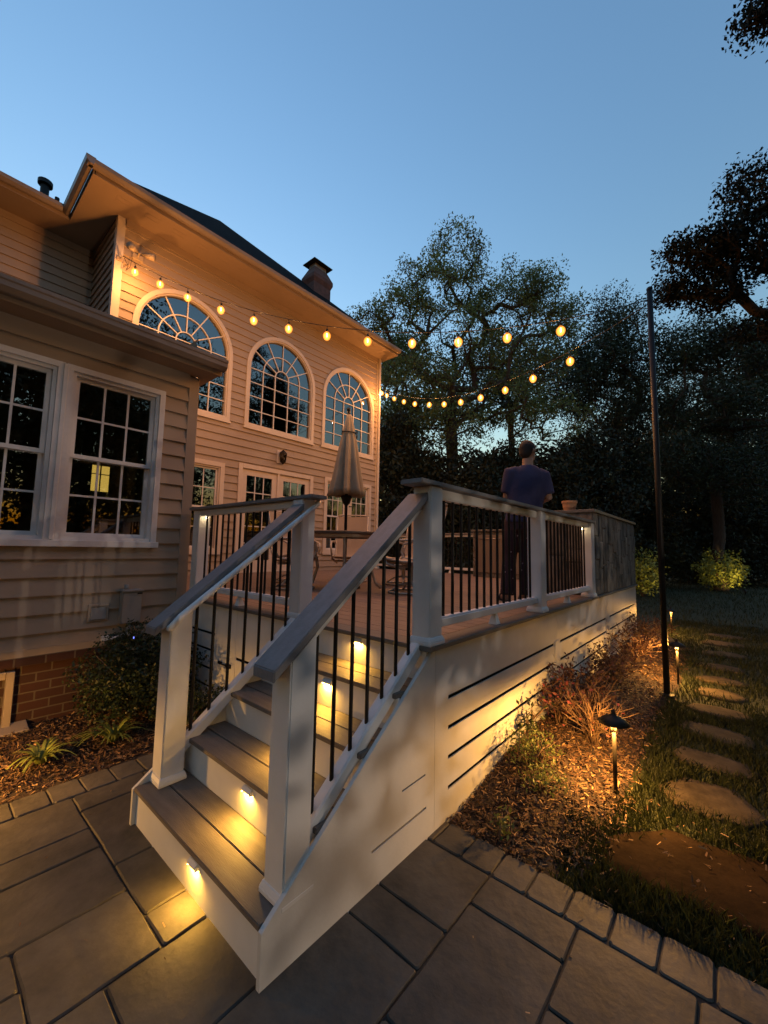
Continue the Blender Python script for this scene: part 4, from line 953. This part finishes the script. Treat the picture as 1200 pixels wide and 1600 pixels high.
for i, (x, y, lb) in enumerate(cs):
    o = ch if i == 0 else dup(ch, (x, y, H), label=lb)
    seat(o, x, y)

# ================================================================== VEGETATION
def leaf_quads(P, size, rs, aspect=.45, droop=.3, D=None):
    """diamond leaves at points P (N,3)"""
    n = len(P)
    d = rs.normal(size=(n, 3)) if D is None else D + rs.normal(size=(n, 3))*.35
    d[:, 2] -= droop; d /= np.linalg.norm(d, axis=1)[:, None]
    a = rs.normal(size=(n, 3)); s = np.cross(d, a); s /= np.linalg.norm(s, axis=1)[:, None]
    nn = np.cross(d, s)
    L = size*rs.uniform(.65, 1.25, (n, 1)); W = L*aspect*.5
    v0 = P; v1 = P + d*L*.45 + s*W - nn*L*.05; v2 = P + d*L; v3 = P + d*L*.45 - s*W - nn*L*.05
    V = np.stack([v0, v1, v2, v3], 1).reshape(-1, 3); Fa = np.arange(4*n).reshape(n, 4)
    return V, Fa

def tree(name, label, loc, lobes, n_cl, n_lf, leaf, sigma, trunk_h, r_tip, lm, seed, group=None, cat='tree', top=None, aspect=.45, first=0.35, bark=None):
    rs = np.random.default_rng(seed); loc = np.array(loc, float)
    w = np.array([l[6] for l in lobes]); w = w/w.sum(); C = []
    while len(C) < n_cl:
        l = lobes[rs.choice(len(lobes), p=w)]; u = rs.normal(size=3); u /= np.linalg.norm(u); r = rs.uniform(.12, 1)**.45
        C.append([l[0]+u[0]*r*l[3], l[1]+u[1]*r*l[4], l[2]+u[2]*r*l[5]])
    C = np.array(C)
    th = trunk_h; tp = top if top is not None else (0, 0)
    nodes = [np.array([tp[0]*(i/8)**1.5, tp[1]*(i/8)**1.5, th*i/8]) + (np.append(rs.normal(size=2)*.02*th/4, 0) if i else 0) for i in range(9)]
    par = [-1] + list(range(8)); cnt = [0]*9
    order = np.argsort(np.linalg.norm(C - nodes[-1], axis=1))
    for ci in order:
        c = C[ci]; A = np.array(nodes); dd = np.linalg.norm(A-c, axis=1) + .8*np.maximum(0, A[:, 2]-c[2]+.1) ; dd[A[:, 2] < first*th] += 1e3
        b = int(np.argmin(dd)); p = A[b]; k = max(1, int(np.linalg.norm(c-p)/.7)); prev = b
        for i in range(1, k+1):
            t_ = i/k; q = p+(c-p)*t_ + (rs.normal(size=3)*.05*min(1, np.linalg.norm(c-p)) if i < k else 0); q[2] -= .06*np.linalg.norm(c-p)*t_*(1-t_)*2
            nodes.append(q); par.append(prev); cnt.append(0); prev = len(nodes)-1
        j = prev
        while j >= 0: cnt[j] += 1; j = par[j]
    root = thing(name, tuple(loc), label, cat, group)
    mb = MB(); rad = lambda j: r_tip*max(1, cnt[j])**.47
    N_ = np.array(nodes) + loc
    for j in range(1, len(nodes)):
        if par[j] < 0: continue
        r1 = rad(j); r0 = min(rad(par[j]), r1*1.9) if par[j] > 8 or j > 8 else rad(par[j])
        if j <= 8 and par[j] == 0: r0 *= 1.35
        mb.tube([N_[par[j]], N_[j]], [r0, r1], 5 if r1 < .04 else 9, caps=False)
    mb.build('trunk', bark or BARK, root, smooth=True)
    idx = rs.integers(0, len(C), n_cl*n_lf)
    g_ = rs.normal(size=(len(idx), 3)); g_ *= np.minimum(1, 1.75/np.linalg.norm(g_, axis=1))[:, None]
    P = C[idx] + g_*np.array([sigma, sigma, sigma*.7])*1.15 + loc
    V, Fa = leaf_quads(P, leaf, rs, aspect)
    link_mesh('crown', V, Fa, lm, root, origin=loc)
    return root

def lobe(px, d, py, rx, rz, base, w=1.0):
    """crown lobe: centre seen at (px, py) at distance d, in the tree's own frame"""
    v = FW*d + RT*((px-600)/F*d) - UP*((py-800)/F*d); c = CAM + v
    return (c.x-base[0], c.y-base[1], c.z-base[2], rx, rx, rz, w)

b1 = at(705, 17)
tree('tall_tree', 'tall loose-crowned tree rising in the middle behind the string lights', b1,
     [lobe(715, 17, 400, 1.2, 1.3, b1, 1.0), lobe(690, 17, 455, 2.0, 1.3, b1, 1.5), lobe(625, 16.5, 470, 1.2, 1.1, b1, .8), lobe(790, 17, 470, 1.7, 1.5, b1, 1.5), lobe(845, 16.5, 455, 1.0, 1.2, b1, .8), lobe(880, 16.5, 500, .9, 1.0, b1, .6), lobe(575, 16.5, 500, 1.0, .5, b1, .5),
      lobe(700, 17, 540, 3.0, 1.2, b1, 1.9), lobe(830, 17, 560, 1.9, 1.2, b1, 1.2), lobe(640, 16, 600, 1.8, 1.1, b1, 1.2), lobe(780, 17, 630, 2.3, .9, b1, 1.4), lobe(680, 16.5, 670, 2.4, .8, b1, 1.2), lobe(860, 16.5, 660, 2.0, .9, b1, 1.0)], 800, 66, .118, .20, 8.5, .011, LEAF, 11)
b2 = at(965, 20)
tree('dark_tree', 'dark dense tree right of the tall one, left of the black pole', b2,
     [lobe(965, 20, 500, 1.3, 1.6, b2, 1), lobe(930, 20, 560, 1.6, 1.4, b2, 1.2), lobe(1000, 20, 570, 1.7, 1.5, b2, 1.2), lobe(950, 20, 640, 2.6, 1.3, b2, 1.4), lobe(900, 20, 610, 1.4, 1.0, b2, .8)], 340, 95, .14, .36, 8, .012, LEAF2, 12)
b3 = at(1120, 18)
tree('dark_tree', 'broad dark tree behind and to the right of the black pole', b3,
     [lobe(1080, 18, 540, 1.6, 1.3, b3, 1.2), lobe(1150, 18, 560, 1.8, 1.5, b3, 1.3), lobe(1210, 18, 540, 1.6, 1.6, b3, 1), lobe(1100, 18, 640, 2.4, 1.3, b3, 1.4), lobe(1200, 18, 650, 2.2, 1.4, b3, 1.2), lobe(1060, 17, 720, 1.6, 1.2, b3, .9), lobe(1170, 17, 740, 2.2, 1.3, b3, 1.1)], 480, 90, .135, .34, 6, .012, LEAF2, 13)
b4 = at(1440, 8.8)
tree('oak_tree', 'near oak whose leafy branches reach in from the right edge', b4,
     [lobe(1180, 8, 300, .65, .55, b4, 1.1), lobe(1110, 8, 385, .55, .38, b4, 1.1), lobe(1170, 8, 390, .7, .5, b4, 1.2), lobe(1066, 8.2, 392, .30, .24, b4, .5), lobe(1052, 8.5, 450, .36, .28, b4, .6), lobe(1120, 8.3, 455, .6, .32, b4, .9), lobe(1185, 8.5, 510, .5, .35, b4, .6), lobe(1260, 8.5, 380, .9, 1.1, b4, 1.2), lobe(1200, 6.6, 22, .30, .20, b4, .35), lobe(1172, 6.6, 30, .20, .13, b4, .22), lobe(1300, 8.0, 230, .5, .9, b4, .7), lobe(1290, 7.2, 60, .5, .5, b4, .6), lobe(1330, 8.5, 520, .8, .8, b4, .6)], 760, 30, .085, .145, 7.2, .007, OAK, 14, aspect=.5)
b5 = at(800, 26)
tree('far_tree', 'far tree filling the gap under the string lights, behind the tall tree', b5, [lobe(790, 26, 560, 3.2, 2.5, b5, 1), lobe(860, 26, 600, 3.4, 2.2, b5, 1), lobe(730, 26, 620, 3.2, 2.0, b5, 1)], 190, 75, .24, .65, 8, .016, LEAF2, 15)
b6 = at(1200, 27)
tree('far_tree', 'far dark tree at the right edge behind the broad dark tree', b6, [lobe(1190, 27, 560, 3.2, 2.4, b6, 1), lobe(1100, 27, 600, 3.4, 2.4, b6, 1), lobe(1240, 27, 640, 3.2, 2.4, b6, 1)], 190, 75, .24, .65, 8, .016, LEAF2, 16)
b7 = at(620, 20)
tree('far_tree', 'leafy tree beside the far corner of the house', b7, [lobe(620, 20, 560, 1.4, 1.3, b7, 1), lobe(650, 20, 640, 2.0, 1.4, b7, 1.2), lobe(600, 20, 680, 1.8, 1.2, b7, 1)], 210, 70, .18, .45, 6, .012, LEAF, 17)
# evergreen screen: every one a tree of its own
evs = [(612, 15.5, 632, 1.50, 'evergreen touching the house corner behind the umbrella'), (668, 16.5, 694, 1.60, 'evergreen screen tree left of the man, below the lower light strand'), (735, 15.0, 699, 1.60, 'evergreen screen tree behind the nearest railing corner'),
       (800, 16.5, 684, 1.50, 'evergreen screen tree right behind the standing man'), (862, 15.5, 689, 1.50, 'evergreen screen tree just right of the standing man'), (930, 16.5, 662, 1.70, 'evergreen screen tree behind the stone counter'),
       (1000, 21.0, 672, 2.08, 'evergreen screen tree immediately left of the black pole'), (1075, 22.5, 662, 2.21, 'evergreen screen tree immediately right of the black pole'), (1150, 21.5, 652, 2.34, 'evergreen screen tree behind the lit bush'), (1220, 22.5, 642, 2.34, 'evergreen screen tree at the right edge of the photo')]
for i, (px, d, py, r, lb) in enumerate(evs):
    b = at(px, d); zt = CAM.z + d*((800-py)/F*.9957 + .091)
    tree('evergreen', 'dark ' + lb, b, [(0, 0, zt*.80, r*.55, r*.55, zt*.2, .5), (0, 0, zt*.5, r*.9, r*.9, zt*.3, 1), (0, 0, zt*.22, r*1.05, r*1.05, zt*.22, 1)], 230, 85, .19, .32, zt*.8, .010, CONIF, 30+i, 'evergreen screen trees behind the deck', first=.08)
evs2 = [(640, 21, 690, 1.9, 'left of the tall tree trunk'), (770, 22, 705, 1.9, 'between the man and the tall tree'), (895, 22, 680, 2.0, 'over the stone counter'), (985, 26, 600, 2.0, 'just left of the pole'), (1060, 27, 590, 2.1, 'just right of the pole'), (1135, 26, 600, 2.0, 'above the round lit bush'), (1205, 27, 590, 2.1, 'by the right edge of the photo')]
for i, (px, d, py, r, lb) in enumerate(evs2):
    b = at(px, d); zt = CAM.z + d*((800-py)/F*.9957 + .091)
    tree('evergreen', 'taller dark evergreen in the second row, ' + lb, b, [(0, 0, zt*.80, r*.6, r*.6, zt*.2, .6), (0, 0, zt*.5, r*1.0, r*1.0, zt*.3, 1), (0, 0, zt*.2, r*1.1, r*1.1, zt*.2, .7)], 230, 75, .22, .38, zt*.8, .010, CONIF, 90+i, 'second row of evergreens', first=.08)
# trees on the garden side behind the camera: they show mirrored in the window glass and break up the light
def garden_tree(loc, h, seed):
    return tree('garden_tree', 'garden tree beyond the stepping stones, seen only as a reflection in the panes', loc, [(0, 0, h*.78, 2.0, 2.0, h*.2, 1), (1.2, .4, h*.56, 2.1, 2.1, h*.2, 1.1), (-1.2, -.4, h*.5, 2.2, 2.2, h*.2, 1.1), (0, 0, h*.28, 2.3, 2.3, h*.16, .9)], 210, 75, .22, .46, h*.7, .012, LEAF2, seed, 'garden trees mirrored in the windows', first=.15)
gts = [garden_tree((1.5, -10.5, 0), 14, 60), garden_tree((6.2, -11.5, 0), 16, 61)]
for i, (x, y, sc) in enumerate(((8.6, -10.5, 1.05), (13.2, -11.0, .92), (-3.2, -10.8, 1.1), (15.5, -11.0, .55), (-7.5, -8.5, 1.05), (-12, -5.5, 1.0), (20.5, -11.0, .50), (4.0, -15.0, 1.2), (-1, -15, 1.25), (-11, 1.0, 1.0), (25.5, -12, .5), (-1.2, -7.6, .85), (3.6, -8.4, .75))):
    dup(gts[i % 2], (x, y, 0), 1.3*i+.7, scale=(sc, sc, sc))

def clump_leaves(name, label, cat, loc, r, h, n, leaf, lm, seed, stems=10, aspect=.55, group=None, shell=.5, twig=TWIG, zmin=.05):
    rs = np.random.default_rng(seed); loc = np.array(loc, float); root = thing(name, tuple(loc), label, cat, group)
    u = rs.normal(size=(n, 3)); u /= np.linalg.norm(u, axis=1)[:, None]; rr = rs.uniform(0, 1, (n, 1))**shell
    lump = 1 + .16*np.sin(u[:, :1]*7+seed) * np.cos(u[:, 1:2]*6+seed*2) + .12*np.sin(u[:, 2:]*9)
    P = u*rr*lump*np.array([r, r, h*.52]) + np.array([0, 0, h*.5]); P = P[P[:, 2] > zmin] + loc
    V, Fa = leaf_quads(P, leaf, rs, aspect, .0)
    link_mesh('foliage', V, Fa, lm, root, origin=loc)
    mb = MB()
    for k in range(stems):
        a = rs.uniform(0, 6.28); q = rs.uniform(.2, .8); e = loc + np.array([math.cos(a)*r*q, math.sin(a)*r*q, h*rs.uniform(.5, .85)])
        mb.tube([loc + np.array([math.cos(a)*.03, math.sin(a)*.03, -.02]), loc*.5+e*.5+rs.normal(size=3)*.03, e], [.009, .006, .003], 5)
    mb.build('stem', twig, root, smooth=True)
    return root
hg = clump_leaves('glow_block_shrub', 'dense shrub added out of view beyond the lawn to block low sky glow', 'shrub', (2, -16, 0), 1.9, 2.3, 5200, .24, CONIF, 70, 8, .6, 'added shrubs blocking the low sky glow')  # hedge row added behind the camera to block the bright low horizon
for i in range(15): dup(hg, (-12+3.0*i, -16 + .8*math.sin(i*2.3), 0), 1.1*i, scale=(1, 1, .85+.25*math.sin(i*1.7)))
def twig_shrub(name, label, cat, loc, r, h, n, tw, seed, lm=None, nleaf=0, leaf=.03, group=None, lm2=None):
    rs = np.random.default_rng(seed); loc = np.array(loc, float); root = thing(name, tuple(loc), label, cat, group); mb = MB(); tips = []
    for k in range(n):
        a = rs.uniform(0, 6.28); q = rs.uniform(.15, 1)**.7; L = h*rs.uniform(.6, 1.05)
        p = [loc + np.array([math.cos(a)*.04*q, math.sin(a)*.04*q, -.02])]
        for i in range(1, 5):
            t_ = i/4; p.append(loc + np.array([math.cos(a)*r*q*t_**1.3, math.sin(a)*r*q*t_**1.3, L*t_*(1-.18*q*t_)]) + rs.normal(size=3)*.018)
        mb.tube(p, [.0045, .004, .0035, .0028, .0015], 5)
        tips += p[2:]
        for j in range(rs.integers(1, 4)):
            s = p[rs.integers(1, 4)]; e = s + rs.normal(size=3)*np.array([.09, .09, .05]) + np.array([0, 0, .08]); mb.tube([s, s*.5+e*.5+rs.normal(size=3)*.01, e], [.003, .0022, .001], 4); tips.append(e)
    mb.build('twigs', tw, root, smooth=True)
    if nleaf:
        T_ = np.array(tips); P = T_[rs.integers(0, len(T_), nleaf)] + rs.normal(size=(nleaf, 3))*.03
        V, Fa = leaf_quads(P, leaf, rs, .55); mi = (rs.uniform(size=len(Fa)) < .35).astype(int) if lm2 else None
        link_mesh('leaves', V, Fa, [lm, lm2] if lm2 else lm, root, mat_index=mi, origin=loc)
    return root
def strap_clump(label, loc, n, L, seed, m_=None, group=None, w=.011):
    rs = np.random.default_rng(seed); loc = np.array(loc, float); root = thing('lily_clump', tuple(loc), label, 'plant', group); V = []; Fa = []
    for k in range(n):
        a = rs.uniform(0, 6.28); l = L*rs.uniform(.6, 1.1); out = rs.uniform(.35, .95); dx = np.array([math.cos(a), math.sin(a), 0]); sx = np.array([-math.sin(a), math.cos(a), 0]); b = len(V); b0_ = loc + dx*rs.uniform(0, .03)
        for i in range(7):
            t_ = i/6; p = b0_ + dx*l*out*t_**1.25 + np.array([0, 0, l*(.95*t_ - (.35+.45*out)*t_**2.2)]); ww = w*(1-.85*t_**2)
            V += [p-sx*ww, p+sx*ww]
        for i in range(6): Fa.append((b+2*i, b+2*i+1, b+2*i+3, b+2*i+2))
    link_mesh('leaves', V, Fa, m_ or LILY, root, origin=loc)
    return root
clump_leaves('boxwood', 'dark rounded green shrub against the brick foundation beside the stair', 'shrub', (.50, 2.70, .03), .50, .76, 13000, .032, BOX, 41, 14)
clump_leaves('boxwood', 'low sprawling dark ground shrub between stair and wing corner', 'shrub', (.78, 2.15, .03), .26, .30, 1300, .034, BOX, 42, 8)
strap_clump('yellow-green strap leaf clump nearest the left edge of the photo', (-.23, 2.36, .03), 36, .27, 1, group='strap leaf plants in the mulch')
strap_clump('yellow-green strap leaf clump in front of the round shrub', (.20, 2.36, .03), 46, .31, 2, group='strap leaf plants in the mulch')
twig_shrub('twig_shrub', 'bare fan of dry twigs beside the nearest path light', 'shrub', (2.66, -.42, .07), .30, .42, 62, TWIG, 3, REDL, 90, .035, lm2=PINK)
twig_shrub('azalea', 'dark red-leaved shrub in deep shade behind the dry twigs', 'shrub', (3.20, -.22, .10), .36, .42, 46, TWIG, 4, REDL, 900, .04)
twig_shrub('azalea', 'small pink-leaved shrub just left of the dry twigs', 'shrub', (2.72, -.17, .10), .22, .40, 30, TWIG, 5, REDL, 330, .042, lm2=PINK)
twig_shrub('azalea', 'orange-lit twiggy shrub left of the black pole base', 'shrub', (4.35, -.24, .10), .36, .40, 60, TWIG, 6, REDL, 620, .04)
twig_shrub('azalea', 'twiggy russet shrub under the far skirting panel', 'shrub', (5.35, -.26, .10), .42, .48, 70, TWIG, 7, REDL, 700, .04)
twig_shrub('azalea', 'farthest russet shrub at the end of the skirting', 'shrub', (6.5, -.28, .10), .45, .54, 70, TWIG, 8, REDL, 700, .04)
twig_shrub('sprig', 'thin leafy sprig standing against the white skirting', 'plant', (2.22, -.07, .09), .13, .30, 7, TWIG, 9, BOX, 90, .045)
twig_shrub('sprig', 'taller leafy sprig by the stile of the skirting', 'plant', (2.95, -.08, .10), .14, .46, 8, TWIG, 10, REDL, 120, .045)
clump_leaves('fern', 'bright feathery green plant at the foot of the skirting', 'plant', (1.98, -.20, .07), .20, .26, 520, .035, FERN, 43, 10, .3, zmin=.01)
clump_leaves('fern', 'low feathery plant in front of the bright one', 'plant', (1.80, -.33, .04), .17, .13, 300, .032, FERN, 44, 6, .3, zmin=.01)
clump_leaves('seedling', 'tiny green seedling at the paver edge', 'plant', (1.29, -.30, .0), .06, .13, 70, .035, FERN, 45, 4, .4, zmin=.01)
b = at(1121, 18); clump_leaves('lit_bush', 'round yellow-lit bush on the dark far lawn', 'bush', (b.x, b.y, -.03), .95, 1.75, 2600, .13, LILY, 46, 10)
b_ = at(1000, 15); clump_leaves('lit_bush', 'dim lit bush half hidden behind the stone counter', 'bush', (b_.x, b_.y, -.03), .7, 1.7, 1800, .11, LILY, 47, 10)
for (bb, e, lb) in ((b, 110, 'small ground spotlight in front of the round lit bush'), (b_, 34, 'small ground spotlight in front of the bush behind the counter')):
    t = thing('ground_spot', (bb.x-1.25, bb.y-.75, -.03), lb, 'spotlight', 'ground spotlights at the bushes')
    c = (bb.x-1.25, bb.y-.75, -.03); m = MB(); m.tube([c, (c[0], c[1], .10), (c[0]+.05, c[1]+.03, .16)], [.015, .04, .05], 10); m.build('case', BRONZE, t, smooth=True)
    m = MB(); m.tube([(c[0]+.05, c[1]+.03, .161), (c[0]+.053, c[1]+.032, .165)], [.04, .04], 10); m.build('lens', PATHL, t)
    ld = bpy.data.lights.new('bush_spot', 'SPOT'); ld.energy = e*LAMP; ld.color = (1, .62, .16); ld.spot_size = math.radians(75); ld.spot_blend = .6; ld.shadow_soft_size = .04
    lo = bpy.data.objects.new('bush_spot', ld); COL.objects.link(lo); lo.parent = t; lo.location = (.06, .036, .21); lo.rotation_euler = Vector((1.25, .75, .75)).to_track_quat('-Z', 'Y').to_euler()

# stepping stones
def poly_stone(pts, z, label, m_, seed, thick=.07):
    rs = random.Random(seed); out = []
    n = len(pts)
    for i in range(n):
        a, b = pts[i], pts[(i+1) % n]; k = max(2, int(math.dist(a, b)/.07))
        for j in range(k):
            t_ = j/k; out.append((a[0]+(b[0]-a[0])*t_+rs.uniform(-.012, .012), a[1]+(b[1]-a[1])*t_+rs.uniform(-.012, .012)))
    cx = sum(p[0] for p in out)/len(out); cy = sum(p[1] for p in out)/len(out)
    t_ = MB(); n = len(out); vs = []
    for (s, zz) in ((1.0, z-thick), (1.0, z-.016), (.96, z-.003), (.7, z+.002), (.35, z+.003)):
        for p in out: vs.append((cx+(p[0]-cx)*s, cy+(p[1]-cy)*s, zz + (rs.uniform(-.0015, .0015) if s < .9 else 0)))
    fs = [(r*n+i, r*n+(i+1) % n, (r+1)*n+(i+1) % n, (r+1)*n+i) for r in range(4) for i in range(n)] + [tuple(range(4*n, 5*n))]
    t_.add(vs, fs); o = t_.build('stepping_stone', m_, smooth=True); tag(o, label, 'stepping stone', 'stepping stones through the lawn'); return o
STONES = [[(1.42,-.74),(1.70,-.70),(1.99,-.95),(2.02,-1.4),(1.78,-1.75),(1.46,-1.62),(1.43,-1.05)], [(2.29,-.97),(2.46,-.86),(2.72,-.98),(2.76,-1.25),(2.48,-1.42),(2.31,-1.30)]]
names_ = ['large muddy brown flagstone at the patio corner, biggest of the stones', 'pale lit flagstone just right of the nearest path light']
for k, (x, w) in enumerate(((3.12, .34), (3.76, .36), (4.43, .34), (5.08, .34), (5.72, .32), (6.48, .36), (7.5, .4), (8.5, .45), (9.35, .45))):
    rs = random.Random(100+k); STONES.append([(x+math.cos(a)*w*.62*rs.uniform(.72, 1.1), -1.14+math.sin(a)*w*.85*rs.uniform(.75, 1.12)) for a in [i*math.pi*2/8 for i in range(8)]])
names_ += ['%s stepping stone counted from the patio, in the shaded lawn' % w for w in ('third', 'fourth', 'fifth', 'sixth', 'seventh', 'eighth', 'ninth', 'tenth')] + ['last and farthest stepping stone, at the edge of the lamp glow']
for k, (s, lb) in enumerate(zip(STONES, names_)): poly_stone(s, -.004, lb, FLAGD if k == 0 else FLAG, 200+k)

def inside(px, py, poly):
    c = np.zeros(len(px), bool); n = len(poly); j = n-1
    for i in range(n):
        xi, yi = poly[i]; xj, yj = poly[j]
        c ^= ((yi > py) != (yj > py)) & (px < (xj-xi)*(py-yi)/(yj-yi+1e-12)+xi); j = i
    return c
rs = np.random.default_rng(9)
gx = []; gy = []; gs = []
for (n, x0, x1, y0, y1, s) in ((52000, 1.19, 4.5, -3.0, -.52, 1.0), (34000, 4.5, 11, -4.0, -.15, 1.25), (26000, 11, 30, -9, 6, 2.6), (9000, 1.19, 2.2, -2.0, -.45, 1.0)):
    gx.append(rs.uniform(x0, x1, n)); gy.append(rs.uniform(y0, y1, n)); gs.append(np.full(n, s))
gx = np.concatenate(gx); gy = np.concatenate(gy); gs = np.concatenate(gs)
edge = -.62 - .10*np.clip((gx-1.2)/1.5, 0, 1) + .04*np.sin(gx*2.1) + np.where(gx > 5.6, .28*(gx-5.6)/2.4, 0) + rs.normal(size=len(gx))*.035
edge = np.where(gx < 1.75, -.53 + .05*np.sin(gx*9) + rs.normal(size=len(gx))*.03, edge)
keep = (gy < edge) | (gx > 7.9)
for s in STONES: 
    cx = sum(p[0] for p in s)/len(s); cy = sum(p[1] for p in s)/len(s)
    keep &= ~inside(gx + rs.normal(size=len(gx))*.025, gy + rs.normal(size=len(gx))*.025, [(cx+(p[0]-cx)*(.86 if s is not STONES[0] else .95), cy+(p[1]-cy)*(.86 if s is not STONES[0] else .95)) for p in s])
dens = .5 + .5*np.sin(gx*5.1+1)*np.cos(gy*6.3) ; keep &= rs.uniform(size=len(gx)) < .45 + .55*np.clip(dens+.35, 0, 1)
gx, gy, gs = gx[keep], gy[keep], gs[keep]; n = len(gx)
a = rs.uniform(0, 6.28, n); h = rs.uniform(.04, .088, n)*np.minimum(gs, 1.5)*(.6+.5*np.clip(dens[keep], 0, 1)); w = .0028*gs; ln = rs.uniform(.1, .75, n)*h; la = rs.uniform(0, 6.28, n)
B = np.stack([gx, gy, np.full(n, -.032)], 1); S = np.stack([np.cos(a)*w, np.sin(a)*w, np.zeros(n)], 1); Ld = np.stack([np.cos(la)*ln, np.sin(la)*ln, h], 1); Mid = np.stack([np.cos(la)*ln*.35, np.sin(la)*ln*.35, h*.6], 1)
V = np.stack([B-S, B+S, B+Mid+S*.7, B+Ld, B+Mid-S*.7], 1).reshape(-1, 3); Fa = np.arange(5*n).reshape(n, 5)
o = link_mesh('grass', V, Fa, GRASSM); o['kind'] = 'stuff'

def chips(name, n, xr, yr, zf, ok, seed, size=(.012, .045)):
    rs = np.random.default_rng(seed); x = rs.uniform(*xr, n); y = rs.uniform(*yr, n); k = ok(x, y, rs); x, y = x[k], y[k]; n = len(x)
    z = np.array([zf(a_, b__) for a_, b__ in zip(x, y)]) + rs.uniform(.002, .022, n)
    P = np.stack([x, y, z], 1); d = rs.normal(size=(n, 3)); d[:, 2] *= .35; d /= np.linalg.norm(d, axis=1)[:, None]; s = np.cross(d, rs.normal(size=(n, 3))*np.array([.5, .5, 1.2])); s /= np.linalg.norm(s, axis=1)[:, None]
    L = rs.uniform(*size, (n, 1)); W = L*rs.uniform(.10, .32, (n, 1)); nn = np.cross(d, s)
    V = np.stack([P-d*L*.5-s*W*.5, P-d*L*.5+s*W*.5, P+d*L*.5+s*W*.35+nn*L*.08, P+d*L*.5-s*W*.45+nn*L*.04], 1).reshape(-1, 3)
    mi = (rs.uniform(size=n) < .22).astype(int)
    o = link_mesh(name, V, np.arange(4*n).reshape(n, 4), [MULCHM, STRAWM], mat_index=mi); o['kind'] = 'stuff'; return o
chips('mulch', 30000, (1.18, 7.6), (-.80, -.005), bed_h, lambda x, y, r: (y > -.70 + .02*np.sin(x*9)+r.normal(size=len(x))*.05) & (r.uniform(size=len(x)) < np.where(x < 3.6, 1, .55)) & ~((x < 1.32) & (y < -.55)), 21)
chips('mulch', 16000, (-1.6, 1.0), (2.0, 3.12), lambda x, y: .05*min(1, (y-2.0)/.6) - .012, lambda x, y, r: y > 2.03 + r.normal(size=len(x))*.02, 22)
chips('leaf_litter', 420, (1.15, 2.2), (-1.9, -.5), lambda x, y: .0, lambda x, y, r: r.uniform(size=len(x)) < .5, 23, (.01, .035))

chips('leaf_litter', 130, (-2.2, 1.15), (-2.4, 1.9), lambda x, y: -.004, lambda x, y, r: (y < 1.9) & ~((x > -.03) & (y > -.02) & (y < 1.3)), 24, (.008, .022))
b3_ = (1.6, -8.2, 0); t = thing('ground_spot', b3_, 'ground spotlight in the border, washing the white skirting through a shrub', 'spotlight', 'ground spotlights at the bushes')
m = MB(); m.tube([b3_, (1.6, -8.2, .12), (1.6, -8.15, .20)], [.015, .045, .055], 10); m.build('case', BRONZE, t, smooth=True)
m = MB(); m.tube([(1.6, -8.149, .201), (1.6, -8.147, .205)], [.045, .045], 10); m.build('lens', PATHL, t)
ld = bpy.data.lights.new('border_spot', 'SPOT'); ld.energy = 460*LAMP; ld.color = (1, .80, .62); ld.spot_size = math.radians(58); ld.spot_blend = .7; ld.shadow_soft_size = .035
lo = bpy.data.objects.new('border_spot', ld); COL.objects.link(lo); lo.parent = t; lo.location = (0, .075, .22); lo.rotation_euler = Vector((.9, 8.2, .75)).to_track_quat('-Z', 'Y').to_euler()
clump_leaves('border_shrub', 'loose leafy shrub in front of the border spotlight', 'shrub', (1.95, -5.0, 0), 1.5, 1.05, 1500, .12, LEAF2, 77, 16, .45, None, .8)

# ================================================================== SKY, SUN, CAMERA
w = bpy.data.worlds.new('World'); scene.world = w; w.use_nodes = True
nt = w.node_tree; bg = nt.nodes['Background']
sky = nt.nodes.new('ShaderNodeTexSky'); sky.sky_type = 'NISHITA'; sky.sun_disc = False
SUN_EL, SUN_AZ = math.radians(3.0), math.radians(18)      # azimuth from +Y, clockwise seen from above
sky.sun_elevation = SUN_EL; sky.sun_rotation = SUN_AZ; sky.altitude = 100; sky.air_density = 2.0; sky.dust_density = 0.4; sky.ozone_density = 3.8
nt.links.new(sky.outputs[0], bg.inputs[0]); bg.inputs[1].default_value = .15
sl = bpy.data.lights.new('sun', 'SUN'); sl.energy = .02; sl.color = (1.0, .62, .42); sl.angle = math.radians(.8)
so = bpy.data.objects.new('sun', sl); COL.objects.link(so)
el = SUN_EL
sd = Vector((math.sin(SUN_AZ)*math.cos(el), math.cos(SUN_AZ)*math.cos(el), math.sin(el)))
so.rotation_euler = sd.to_track_quat('Z', 'Y').to_euler()

cd = bpy.data.cameras.new('camera'); cam = bpy.data.objects.new('camera', cd); COL.objects.link(cam)
cd.sensor_fit = 'HORIZONTAL'; cd.sensor_width = 36.0; cd.lens = F/1200*36; cd.clip_end = 500; cd.clip_start = .05
cam.matrix_world = Matrix(((RT.x, UP.x, -FW.x, CAM.x), (RT.y, UP.y, -FW.y, CAM.y), (RT.z, UP.z, -FW.z, CAM.z), (0, 0, 0, 1)))
scene.camera = cam
scene.view_settings.view_transform = 'Standard'; scene.view_settings.look = 'None'; scene.view_settings.exposure = EXPOSURE; scene.view_settings.gamma = 1
scene.render.engine = 'CYCLES'
cy = scene.cycles; cy.use_denoising = True; cy.max_bounces = 8; cy.transparent_max_bounces = 12; cy.sample_clamp_indirect = 4; cy.caustics_reflective = False; cy.caustics_refractive = False
try: cy.use_light_tree = True
except Exception: pass
